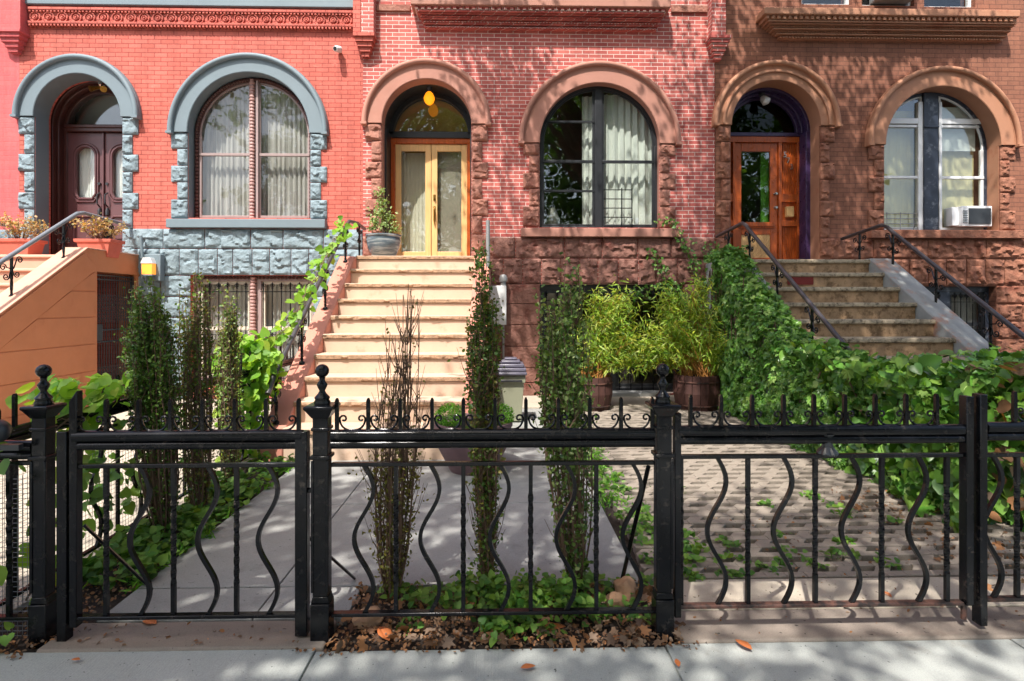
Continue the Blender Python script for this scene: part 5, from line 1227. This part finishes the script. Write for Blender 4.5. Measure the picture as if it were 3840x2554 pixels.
# panel left of the left post with wire mesh
e = empty('iron_fence', (xp1, FY + .02, 0), 'vine grown iron fence with wire mesh at the left edge', 'fence')
lx0 = xp1 - 1.9
panel(e, lx0, xp1 - .04, spaced(lx0 + .05, xp1 - .2, 12), spaced(lx0 + .2, xp1 - .15, 7), [], zt=.86, zm=.785, zb=.10, y=FY + .02)
def meshgrid(a, b, z0, z1, y, axis='x', p=.022, r=.0011):
    m = MB(); n = int((b - a) / p)
    g_ = (lambda u, w: (u, y, w)) if axis == 'x' else (lambda u, w: (y, u, w))
    for i in range(n + 1): u = a + i * p; m.tube([g_(u, z0), g_(u, z1)], r, 3, False)
    k = int((z1 - z0) / p)
    for j in range(k + 1): w = z0 + j * p; m.tube([g_(a, w), g_(b, w)], r, 3, False)
    return m
meshgrid(lx0, xp1 - .04, .0, .72, FY + .05, r=.0014).build('wire_mesh', 'mesh_wire', e, smooth=0)
e = tag(MB().lathe([(.002, -.05)] + [(.05 * math.sin(PI * i / 12), -.05 * math.cos(PI * i / 12)) for i in range(1, 12)] + [(.002, .05)], 0, 0, 20).build('iron_ball', 'iron_grey'), 'dull grey iron ball finial cut by the left edge, in front of the mesh fence', 'finial')
e.location = (at(7, 993, FY - .02)[0], FY - .05, fz(5, 993, FY - .05)); MB().box(at(25, 993, FY)[0], xp1 - .04, FY - .05 - .012, FY - .05 + .012, .86, .885).build('finial_arm', 'iron_grey').parent = e
e.children[0].matrix_parent_inverse = Matrix.Translation(-e.location)
# side fence running back to the house
sx = -2.33
e = empty('iron_fence', (sx, 2.6, 0), 'iron side fence with wire mesh running back beside the left bed', 'fence')
m = MB(); ptube(m, 2.62, 6.6, sx, .88, .026, 'y'); m.build('top_rail', 'iron', e); m = MB(); ptube(m, 2.62, 6.6, sx, .84, .018, 'y'); m.build('lower_tube', 'iron', e)
for z in (.76, .09): MB().box(sx - .012, sx + .012, 2.62, 6.6, z - .008, z + .008).build('middle_rail' if z > .5 else 'bottom_rail', 'iron', e)
for i in range(22):
    y = 2.72 + i * .18; picket(sx, y, .9, 1.06).build('picket', 'iron', e, smooth=0)
    (wavy(sx, y, .09, .76, axis='y') if i % 2 else twisted_bar(sx, y, .09, .76, .0125, 6, .2, .8, 40)).build('wavy_baluster' if i % 2 else 'straight_baluster', 'iron', e)
meshgrid(2.62, 6.4, .0, .72, sx - .03, 'y', .026, .0014).build('wire_mesh', 'mesh_wire', e, smooth=0)
# ================================================================== PLANTS
def column_shrub(x, y, h, r, label, seed, nst=36, leaf=lambda t: 1.0, nleaf=3000, size=.019, mat='l_box', lean=(0, 0), mats=None, base=.5, mid=1.0, gaps=.0, branch=220, spires=True):
    e = empty('columnar_shrub', (x, y, 0), label, 'shrub', 'narrow columnar shrubs')
    rg = np.random.default_rng(seed); m = MB(); P = []; curves = []
    nsp = max(4, int(nst / 8)); sp_ = []
    for i in range(nsp):
        a = 2 * PI * (i + rg.uniform(-.3, .3)) / nsp; q = rg.uniform(.35, .95) if i else .1
        sp_.append((q * math.cos(a), q * math.sin(a), 1.0 if i == 0 else rg.uniform(.66, .97) if spires else rg.uniform(.8, .99)))
    for i in range(nst):
        ox, oy, fr = sp_[i % nsp]; a = rg.uniform(0, 2 * PI); q = math.sqrt(rg.uniform(.02, 1)); hh = h * fr * (1 - .22 * rg.uniform() ** 2)
        b0 = Vector((x + r * base * (ox * .6 + .3 * math.cos(a)), y + r * base * (oy * .6 + .3 * math.sin(a)), 0)); k = rg.uniform(.8, 1.15)
        pts = []
        wob = np.cumsum(rg.normal(0, .009, (7, 2)), axis=0)
        for j in range(7):
            t = j / 6; ww = base + (mid - base) * min(1, t * 1.7) ** .8; lr = .46 * q * (1 - .6 * t ** 3) * k
            pts.append(Vector((x + lean[0] * t + r * ww * (ox * .75 + lr * math.cos(a)) + wob[j][0], y + lean[1] * t + r * ww * (oy * .75 + lr * math.sin(a)) + wob[j][1], hh * t)))
        pts[0] = b0; m.tube(pts, [.0048 * (1 - .75 * j / 6) + .001 for j in range(7)], 4, False); curves.append((pts, hh))
    for i in range(branch):
        pts, hh = curves[rg.integers(len(curves))]; j = rg.integers(1, 6); p = pts[j]; d = Vector((rg.normal(0, .5), rg.normal(0, .5), 1)).normalized()
        L_ = rg.uniform(.06, .24); m.tube([p, p + d * L_ * .5 + Vector((0, 0, .02)), p + d * L_ * .8 + Vector((0, 0, L_ * .4))], [.0025, .0018, .001], 3, False); P += [tuple(p + d * L_ * q + Vector(rg.normal(0, .01, 3))) for q in (.5, .8, 1.0) if rg.uniform() < leaf(p.z / h)]
    m.build('stems', 'twig', e, smooth=0)
    while len(P) < nleaf:
        pts, hh = curves[rg.integers(len(curves))]; t = rg.uniform(.02, 1.0); z = hh * t / h
        if rg.uniform() > leaf(z): continue
        j = min(5, int(t * 6)); f = t * 6 - j; p = pts[j] * (1 - f) + pts[j + 1] * f
        if gaps and noise.noise(Vector((p.x * 7 + seed, p.y * 7, p.z * 7))) < gaps - .3: continue
        P.append(tuple(p + Vector(rg.normal(0, .016, 3))))
    P = np.array(P); mats = mats or [mat]
    for i, mt in enumerate(mats): leaves('foliage', P[i::len(mats)], size, mt, e, 'oval', nbias=(0, -.3, .5), tbias=(0, 0, .6), seed=seed + i)
    return e
def G(dx, dy): return gd(dx, dy)
x, y = G(908, 1375); column_shrub(x, y, 1.60, .150, 'mostly bare brown twiggy column shrub, leftmost of the three in the front bed', 2, 36, lambda z: (.95 if z < .45 else .25) * (1 if z < .5 else .5), 2300, .018, 'l_olive', lean=(.07, .03), base=.35, mid=1.05, branch=320)
x, y = G(1125, 1368); column_shrub(x, y, 1.80, .105, 'tall green tipped column shrub in the middle of the front bed', 3, 34, lambda z: .32 + .68 * (z > .55) * min(1, (z - .5) * 4), 6200, .021, mats=['l_box', 'l_olive', 'l_box'], lean=(-.03, .02), base=.4, mid=1.0)
x, y = G(1332, 1352); column_shrub(x, y, 1.72, .185, 'leafy column shrub with a pointed tip, rightmost of the three in the front bed', 4, 36, lambda z: .3 + .7 * (z > .38), 7000, .024, mats=['l_box', 'l_box', 'l_sage'], lean=(-.05, .03), base=.35, mid=1.15)
x, y = G(375, 1235); column_shrub(x, y, 1.66, .165, 'densest dark green column shrub, hiding the gate under the left stoop', 5, 60, lambda z: .2 + .8 * (z > .36), 11500, .023, 'l_box', lean=(-.09, .0), base=.45, mid=1.05, spires=False)
x, y = -2.10, 3.95; column_shrub(x, y, 1.72, .135, 'thin olive column shrub in front of the basement window, beside the densest one', 6, 34, lambda z: .5 + .3 * (z > .6), 4200, .023, mats=['l_olive', 'l_box'], lean=(-.03, .0), base=.5, mid=1.0, spires=False)
x, y = -2.16, 4.55; column_shrub(x, y, 1.68, .115, 'thin olive column shrub nearest the cream stoop, in the left bed', 7, 30, lambda z: .5 + .3 * (z > .6), 3800, .024, mats=['l_olive', 'l_sage', 'l_box'], lean=(-.0, .0), base=.5, mid=1.0, spires=False)
x, y = -2.12, 3.55
# vines: a runner with heart-shaped leaves along a path
def vine(label, path, n, size, mat, seed, spread=.05, shape='heart', name='vine', nb=(0, -.8, .5), cat='vine', r=.005, group=None, rand=.07):
    p = [Vector(q) for q in path]; e = empty(name, tuple(p[0]), label, cat, group); rg = np.random.default_rng(seed)
    L = [0]
    for a, b in zip(p, p[1:]): L.append(L[-1] + (b - a).length)
    def pt(s_):
        for i in range(len(p) - 1):
            if s_ <= L[i + 1]: t = (s_ - L[i]) / (L[i + 1] - L[i] + 1e-9); return p[i] * (1 - t) + p[i + 1] * t
        return p[-1]
    m = MB()
    for k in range(3):
        pts = [pt(L[-1] * i / 30) + Vector(rg.normal(0, spread * .4, 3)) for i in range(31)]; m.tube(pts, r * (1 - k * .2), 5)
    m.build('stem', 'twig', e)
    P = [tuple(pt(rg.uniform(0, L[-1])) + Vector(rg.normal(0, spread, 3))) for _ in range(n)]
    leaves('foliage', P, size, mat, e, shape, nbias=nb, spread=.45, tbias=(0, -.1, -.5), seed=seed); return e
def blob_leaves(e, c, rad, n, size, mat, seed, shape='heart', nb=(0, -.8, .5), shell=.5, tb=(0, 0, -.4)):
    rg = np.random.default_rng(seed); P = []
    while len(P) < n:
        v = rg.normal(0, 1, 3); v /= np.linalg.norm(v); q = np.array(c) + v * np.array(rad) * rg.uniform(shell, 1)
        if q[2] > .02: P.append(q)
    return leaves('foliage', P, size, mat, e, shape, nbias=nb, spread=.5, tbias=tb, seed=seed)
rzc = lambda y: 2.70 - .72 * (7.9 - y)
e = vine('bright green grape vine climbing the handrail of the cream stoop', [(-2.45, 5.2, .05), (-2.35, 5.35, .9), (-2.25, 6.0, rzc(6.0)), (-2.2, 6.6, rzc(6.6)), (-2.19, 7.2, rzc(7.2)), (-2.17, 7.8, rzc(7.75))], 190, .075, 'l_vine', 5, .06)
blob_leaves(e, (-2.42, 5.35, .86), (.33, .24, .42), 520, .075, 'l_vine', 9); blob_leaves(e, (-2.38, 5.2, .45), (.22, .2, .4), 260, .07, 'l_vine', 10)
e = vine('broad leaved green vine on the side fence behind the left ball post', [(-2.25, 2.75, .05), (-2.3, 2.9, .85), (-2.32, 3.4, 1.0), (-2.34, 3.9, .98)], 70, .072, 'l_vine', 15, .06)
blob_leaves(e, (-2.3, 3.1, 1.0), (.2, .35, .10), 75, .078, 'l_vine', 19, nb=(0, -.5, .9)); blob_leaves(e, (-2.32, 3.6, .5), (.08, .7, .4), 140, .06, 'l_weed', 20)
e = vine('sparse broad leaved vine over the wire mesh at the left edge', [(-2.3, 2.48, .05), (-2.35, 2.46, .4), (-2.25, 2.46, .8), (-2.7, 2.5, .84)], 42, .07, 'l_weed', 25, .07)
blob_leaves(e, (-2.35, 2.45, .42), (.2, .04, .40), 46, .075, 'l_weed', 21, shell=.1, nb=(0, -1, .5)); blob_leaves(e, (-2.75, 2.48, .4), (.4, .05, .4), 50, .075, 'l_weed', 22, shell=.1)
# climbing strands on the brownstone
def strand(label, pix, n, seed, sz=.045, wd=.05):
    path = [(at(a, b, 8.86)[0], 8.88, at(a, b, 8.86)[1]) for a, b in pix]
    return vine(label, path, n, sz, 'l_ivy' if seed % 2 else 'l_weed', seed, wd, 'ivy', 'ivy_strand', (0, -1, .2), 'ivy', .004)
strand('loose ivy strand climbing the brownstone base below the window sill', [(1625, 760), (1570, 690), (1535, 630), (1500, 575)], 170, 41)
strand('thin ivy strand reaching the corner of the window sill', [(1650, 700), (1610, 640), (1580, 560), (1545, 510), (1520, 505)], 190, 43)
strand('third ivy strand on the wall nearest the brown pier', [(1655, 690), (1640, 610), (1628, 555)], 90, 45, .04, .06)
strand('ivy tendrils trailing across the top of the basement grille', [(1620, 700), (1540, 660), (1480, 665), (1440, 690)], 160, 47, .045, .06)
# ivy cloak over the left cheek of the brown stoop
def ivy_cloak():
    e = empty('ivy_cloak', (3.3, 6.5, 0), 'dense green ivy cloaking the left cheek of the brown stoop', 'ivy'); rg = np.random.default_rng(77); P = []; N_ = []
    def bulge(y, z): return .10 * noise.noise(Vector((y * 2.2, z * 2.2, 3))) + .05 * noise.noise(Vector((y * 6, z * 6, 9)))
    top = lambda y: (2.12 if y > 7.9 else 2.12 - .68 * (7.9 - y)) + .10 * noise.noise(Vector((y * 3, 1, 1)))
    while len(P) < 12500:
        y = rg.uniform(4.9, 8.75); z = rg.uniform(0, 1) * (top(y) + .05)
        if noise.noise(Vector((y * 5, z * 5, 7))) < -.28: continue
        if z < .02: continue
        xs = 3.08 + .12 * (z / 2) - bulge(y, z) + (.0 if y < 8.2 else (y - 8.2) * .4); P.append((xs + abs(rg.normal(0, .06)), y, z)); N_.append((-.8, -.5, .35))
    while len(P) < 15500:   # over the top of the coping
        y = rg.uniform(4.9, 8.3); x = rg.uniform(3.08, 3.52); P.append((x, y, top(y) + .05 + .12 * math.sin(PI * (x - 3.05) / .6) + rg.normal(0, .03))); N_.append((-.2, -.5, .9))
    while len(P) < 17500:   # toe of the mass towards the street
        x = rg.uniform(3.05, 4.6); z = rg.uniform(0, .95); P.append((x, 4.95 - .15 * noise.noise(Vector((x * 3, z * 3, 0))) + rg.normal(0, .05), z)); N_.append((0, -1, .4))
    P = np.array(P); N_ = np.array(N_) + rg.normal(0, .6, P.shape); T = np.array([0, -.2, -1.]) + rg.normal(0, .5, P.shape)
    V, F = leafmesh(P, N_, T, .052 * np.exp(rg.normal(0, .32, len(P))), 'ivy'); me = bpy.data.meshes.new('foliage'); me.from_pydata(V.tolist(), [], F); me.materials.append(MT['l_ivy'])
    o = bpy.data.objects.new('foliage', me); C.objects.link(o); o.parent = e; o.matrix_parent_inverse = Matrix.Translation(-e.location)
    m = MB()
    for i in range(70):
        y = rg.uniform(5, 8.5); z = 0; pts = []; yy = y
        for j in range(6): pts.append((3.22 + rg.normal(0, .02), yy, top(y) * j / 5.2)); yy += rg.normal(0, .08)
        m.tube(pts, .006, 4, False)
    m.build('stems', 'twig', e)
ivy_cloak()
def ivy_hedge():
    e = empty('ivy_hedge', (4.2, 4.5, 0), 'broad mound of large leaved ivy behind the wide gate and the right edge', 'ivy'); rg = np.random.default_rng(55)
    def surf(x, y):   # height of the mound
        return 1.0 + .18 * noise.noise(Vector((x * 1.3, y * 1.3, 0))) + .08 * noise.noise(Vector((x * 4, y * 4, 5)))
    def xl(y): return 3.12 - .18 * max(0, (4.4 - y)) + .18 * noise.noise(Vector((y * 2.5, 0, 4)))
    for sz, n, mt, sd_ in ((.082, 2700, 'l_ivy', 1), (.07, 2200, 'l_weed', 2), (.05, 4600, 'l_ivy', 3), (.06, 600, 'l_vine', 4)):
        P = []; N_ = []
        while len(P) < n:
            k = rg.uniform(); dz = abs(rg.normal(0, .10))
            if k < .34: x = rg.uniform(2.95, 6.4); z = rg.uniform(0.02, 1.06); y = 3.55 + .12 * noise.noise(Vector((x * 2, z * 2, 0))) + .25 * (z - .5) ** 2 + max(0, 3.4 - x) * .6 + dz; P.append((x, y, z)); N_.append((-.1, -1, .55))
            elif k < .56: y = rg.uniform(3.5, 6.2); z = rg.uniform(.02, 1.05); P.append((xl(y) + .15 * z * z + dz + .1 * noise.noise(Vector((y * 3, z * 3, 2))), y, z)); N_.append((-1, -.5, .5))
            else:
                x = rg.uniform(3.1, 6.6); y = 3.5 + 2.9 * rg.uniform() ** 1.3
                if x > 3.6 and y > 5.1: continue
                P.append((x, y, surf(x, y) - dz)); N_.append((-.1, -.5, 1))
            if mt == 'l_weed' and rg.uniform() < .0: pass
        P = np.array(P); N_ = np.array(N_, float) + rg.normal(0, .75, P.shape); T = np.array([0, -.35, -.8]) + rg.normal(0, .5, P.shape)
        V, F = leafmesh(P, N_, T, sz * np.exp(rg.normal(0, .28, len(P))), 'heart' if sz > .06 else 'ivy'); me = bpy.data.meshes.new('foliage'); me.from_pydata(V.tolist(), [], F); me.materials.append(MT[mt])
        me.polygons.foreach_set('use_smooth', [True] * len(me.polygons))
        o = bpy.data.objects.new('foliage', me); C.objects.link(o); o.parent = e; o.matrix_parent_inverse = Matrix.Translation(-e.location)
    P = [(rg.uniform(3.1, 6.2), 3.5 + rg.uniform(0, .15), rg.uniform(.05, 1.1)) for _ in range(260)]; leaves('dead_foliage', P, .08, 'l_dead', e, 'heart', nbias=(0, -1, .5), seed=8)
    m = MB()
    for i in range(140):
        x, y = rg.uniform(3.2, 6.2), rg.uniform(3.65, 5.9); pts = [(x + rg.normal(0, .06) * j, y + rg.normal(0, .05) * j, .28 * j) for j in range(4)]; m.tube(pts, .008, 4, False)
    m.build('stems', 'twig', e)
ivy_hedge()
# ground cover -----------------------------------------------------
def gleaf(name, boxes, mat, label, size, shape='heart', seed=1, hz=.06, cat='ground cover', kind='stuff', nb=(0, -.2, 1), tuft=True):
    rg = np.random.default_rng(seed); P = []
    for x0, x1, y0, y1, n, h in boxes:
        k = max(1, n // 14); cs_ = [(rg.uniform(x0, x1), rg.uniform(y0, y1), rg.uniform(.35, 1)) for _ in range(k)]
        for i in range(n):
            if tuft: cx_, cy_, s_ = cs_[rg.integers(k)]; P.append((cx_ + rg.normal(0, .035), cy_ + rg.normal(0, .03), .01 + h * s_ * rg.uniform(.1, 1)))
            else: P.append((rg.uniform(x0, x1), rg.uniform(y0, y1), .005 + h * rg.uniform()))
    return tag(leaves(name, P, size, mat, None, shape, nb, .45 if kind else .3, (0, -.3, .2), seed), label, cat, None, kind)
gleaf('ground_cover', [(-2.3, -1.9, 2.95, 4.4, 1500, .13), (-2.3, -1.92, 4.4, 6.2, 700, .12)], 'l_weed', 'low leafy ground cover filling the left bed beside the path', .045, seed=2)
gleaf('ground_cover', [(-.30, .45, 2.55, 2.9, 900, .15), (-.1, .30, 2.45, 2.55, 90, .07), (.45, .78, 2.6, 3.0, 110, .06), (-.66, -.3, 2.56, 2.86, 90, .07)], 'l_weed', 'bright low weeds and strawberry-like leaves in the front bed', .031, seed=3)
gleaf('ground_cover', [(.80, 1.2, 2.98, 3.9, 300, .05), (.9, 2.6, 2.98, 3.4, 260, .045), (.75, 1.05, 3.9, 6.5, 420, .05), (1.3, 3.0, 3.5, 4.6, 130, .04)], 'l_weed', 'small weeds growing in the cells of the lattice paving', .03, seed=4)
gleaf('grass', [(.72, .98, 4.0, 7.6, 800, .06), (-1.95, -1.86, 2.9, 6, 300, .05)], 'l_bright', 'fine grassy tufts along the edge of the path', .05, 'blade', 5, nb=(0, -1, .2))
gleaf('ground_cover', [(-2.6, -2.1, 2.40, 2.5, 60, .10)], 'l_weed', 'weeds at the foot of the left ball post', .04, seed=12)
gleaf('leaf_litter', [(-.74, .82, 2.41, 2.93, 2600, .02), (-2.3, -1.9, 2.45, 3.4, 600, .02), (.9, 3.1, 2.45, 3.9, 420, .008), (-2.6, -2.0, 2.36, 2.48, 160, .02), (2.6, 3.3, 2.9, 4.4, 500, .03), (-.9, .9, 2.37, 2.42, 160, .004), (-2, -.8, 2.42, 2.6, 60, .016)], 'l_dead', 'scattered dead leaves and mulch scraps on the beds', .019, 'oval', 6, tuft=False)
rgl = np.random.default_rng(44)
tag(leaves('leaf_litter', [(rgl.uniform(-.74, .85), 2.40 + .5 * rgl.uniform() ** 1.5, .012 + .015 * rgl.uniform()) for _ in range(190)] + [(rgl.uniform(2.5, 3.2), rgl.uniform(2.8, 4.4), .03) for _ in range(60)], .042, 'l_dead', None, 'ivy', (0, -.2, .8), .6, (0, -.3, 0), 45), 'larger curled dead leaves mixed into the mulch', 'ground cover', None, 'stuff')
# individual dead leaves
tmpl = None
spots = [(345, 1442, 'small tan dead leaf on the threshold below the left gate', 2.0), (1215, 1545, 'rust coloured dead leaf lying alone on the sidewalk, bottom centre', 1.5), (1713, 1494, 'tan dead leaf on the sidewalk below the wide gate', 2.0), (1560, 1535, 'small brown dead leaf on the joint of the sidewalk', 1.2), (885, 1470, 'long curled brown leaf fallen below the twiggy shrub', 3.0), (1275, 1455, 'curled orange leaf standing on the bed edge under the middle panel', 2.6), (1185, 1480, 'pale orange leaf scrap on the bed edge', 1.2), (1420, 1478, 'pale pink dead leaf scrap beside the right central post', 1.3), (175, 1527, 'tiny brown leaf crumb on the sidewalk at the left', .9), (1488, 1382, 'reddish dead leaf beside the tan rocks', 1.8), (2040, 1375, 'orange brown dead leaf on the concrete strip behind the wide gate', 1.6)]
rg = np.random.default_rng(31)
for i, (dx, dy, lab, s_) in enumerate(spots):
    x, y = G(dx, dy); m = MB(); L = .022 * s_ * .9; a = rg.uniform(0, PI); pts = []
    prof = [(-1, 0), (-.6, .35), (-.1, .5), (.3, .42), (.7, .28), (1.1, 0)]
    vs = []; 
    for u, w in prof:
        for q in (-1, 0, 1): vs.append((u * L, q * w * L, .010 + .35 * L * (abs(q) * w * 1.6 + .3 * u * u)))
    fs_ = []
    for k in range(5): fs_ += [(k * 3, k * 3 + 3, k * 3 + 4, k * 3 + 1), (k * 3 + 1, k * 3 + 4, k * 3 + 5, k * 3 + 2)]
    m.add([(math.cos(a) * p[0] - math.sin(a) * p[1], math.sin(a) * p[0] + math.cos(a) * p[1], p[2]) for p in vs], fs_)
    o = m.build('dead_leaf', 'l_rust'); o.location = (x, y, .004); tag(o, lab, 'leaf', 'dead leaves on the paving')
    so_ = o.modifiers.new('thick', 'SOLIDIFY'); so_.thickness = .0012
# rocks
def rock(dx, dy, r, label, seed, sq=.8):
    x, y = G(dx, dy); m = MB(); prof = []
    for j in range(13):
        for k in range(20):
            a, b = 2 * PI * k / 20, PI * j / 12; v = Vector((math.sin(b) * math.cos(a), math.sin(b) * math.sin(a), math.cos(b))); d = 1 + .28 * noise.noise(v * 1.6 + Vector((seed, 0, 0))) + .06 * noise.noise(v * 6)
            m.v.append((x + v.x * r * d, y + v.y * r * d, max(-.02, r * sq * .6 + v.z * r * d * sq)))
    for j in range(12):
        for k in range(20): m.f.append((j * 20 + k, j * 20 + (k + 1) % 20, (j + 1) * 20 + (k + 1) % 20, (j + 1) * 20 + k))
    tag(m.build('rock', 'rock', smooth=30), label, 'rock', 'tan rocks in the front bed')
rock(1440, 1372, .062, 'rounded tan rock at the back of the pair beside the right central post', 3, .9)
rock(1418, 1398, .048, 'smaller angular tan rock in front of the rounded one', 7, .9)
rock(848, 1432, .075, 'flat pale rock half buried under the middle fence panel near the left central post', 12, .45)

# ================================================================== STREET TREES (they throw the dappled shade)
def street_tree(tx, ty, label, clusters, seed, leafn, lsize=.10, r0=.20, sp=.34):
    e = empty('street_tree', (tx, ty, 0), label, 'tree', 'street trees'); rg = np.random.default_rng(seed); P = []
    t = MB(); t.tube([(tx, ty, -.1), (tx + .03, ty, 1.5), (tx - .04, ty + .05, 3.4), (tx + .02, ty + .1, 5.2)], [r0 * 1.3, r0, r0 * .85, r0 * .7], 14); tr = t.build('trunk', 'bark', e)
    b = MB()
    for (cx_, cy_, cz_2) in clusters[::3]:
        p0 = Vector((tx + .02, ty + .1, 5.0 + rg.uniform(-.6, .2))); p2 = Vector((cx_, cy_, cz_2)); p1 = (p0 + p2) / 2 + Vector((0, 0, .5)); b.tube([p0, p0 * .5 + p1 * .5, p1, p2], [.08, .06, .045, .012], 6)
    b.build('limbs', 'bark', tr)
    for c in clusters:
        n = int(leafn * rg.uniform(.6, 1.3)); P.append(np.array(c) + rg.normal(0, 1, (n, 3)) * np.array([sp, sp, sp * .55]))
    leaves('crown', np.concatenate(P), lsize, 'l_tree', e, 'oval', nbias=(0, 0, 1), spread=.6, tbias=(0, 0, -.5), seed=seed)
rgc = np.random.default_rng(12)
def clus(x0, x1, y0, y1, z0, z1, n, keep=lambda x, y: True):
    out = []
    while len(out) < n:
        c = (rgc.uniform(x0, x1), rgc.uniform(y0, y1), rgc.uniform(z0, z1))
        g0 = (c[0] + .24 * c[2], c[1] + .57 * c[2])   # where its shadow meets the ground
        if keep(*g0): out.append(c)
    return out
# shadow map on the ground plane (X, Y): facade shade appears beyond Y=9 since height adds
def face(x, y):
    if y < 9: return True
    z = (y - 9) / .57; xf = x - .24 * z
    if z > 2.1 and xf < 3.0: return rgc.uniform() < (.14 if xf > 1 else .5)
    if z > 2.1 and 3.1 < xf < 4.2 and z > 4.6: return rgc.uniform() < .6
    return True
def keepA(x, y):
    if 2.8 < x < 4.4 and 5.4 < y < 7.8: return rgc.uniform() < .4
    if not face(x, y): return False
    if x < -.9 and 4.6 < y: return False                   # sunlit stoop and left houses
    if x < -2.4 and y > 2.7: return False
    if .7 < x < 2.9 and 4.1 < y < 6.3: return False        # bright stretch of the lattice
    if .9 < x < 2.6 and 2.25 < y < 3.0: return rgc.uniform() < .12
    if y < 2.5 and 1.0 < x < 2.6: return rgc.uniform() < .2
    if y < 2.5 and -2.6 < x < .2: return rgc.uniform() < .42
    if -.9 < x < .6 and y > 6.5: return rgc.uniform() < .45
    return True
SHADE_L = clus(-6.5, -.2, -4.4, 1.0, 7.2, 9.6, 185, keepA)
SHADE_R = clus(-.2, 6.5, -4.4, 3.2, 7.2, 9.8, 290, keepA)
SHADE_F = clus(.9, 6.2, 2.0, 6.3, 8.6, 11.2, 215, lambda x, y: x > 1.6 and face(x, y))
SHADE_M = clus(-2.1, -.7, 4.8, 6.9, 9.2, 11, 20) + clus(-1.7, .9, 3.8, 5.0, 9.0, 9.6, 24)
street_tree(-4.2, -1.2, 'leafy street tree on the sidewalk behind the viewer, to the left', SHADE_L, 5, 75)
street_tree(3.9, -1.3, 'big leafy street tree on the sidewalk behind the viewer, to the right', SHADE_R + SHADE_F + SHADE_M, 6, 80, r0=.26)
for i, (x, y, h, lab) in enumerate(((-9, -11.5, 8, 'leafy tree across the street, furthest left'), (-1.5, -12, 9, 'leafy tree across the street, behind the viewer'), (6, -11.5, 8.5, 'leafy tree across the street, to the right'), (13, -12, 9, 'leafy tree across the street, furthest right'))):
    r2 = np.random.default_rng(60 + i); cl = [tuple(np.array([x, y, h]) + r2.normal(0, 1, 3) * np.array([2.5, 1.3, h * .33])) for _ in range(170)]
    street_tree(x, y, lab, cl, 70 + i, 55, .30, .22, .6)
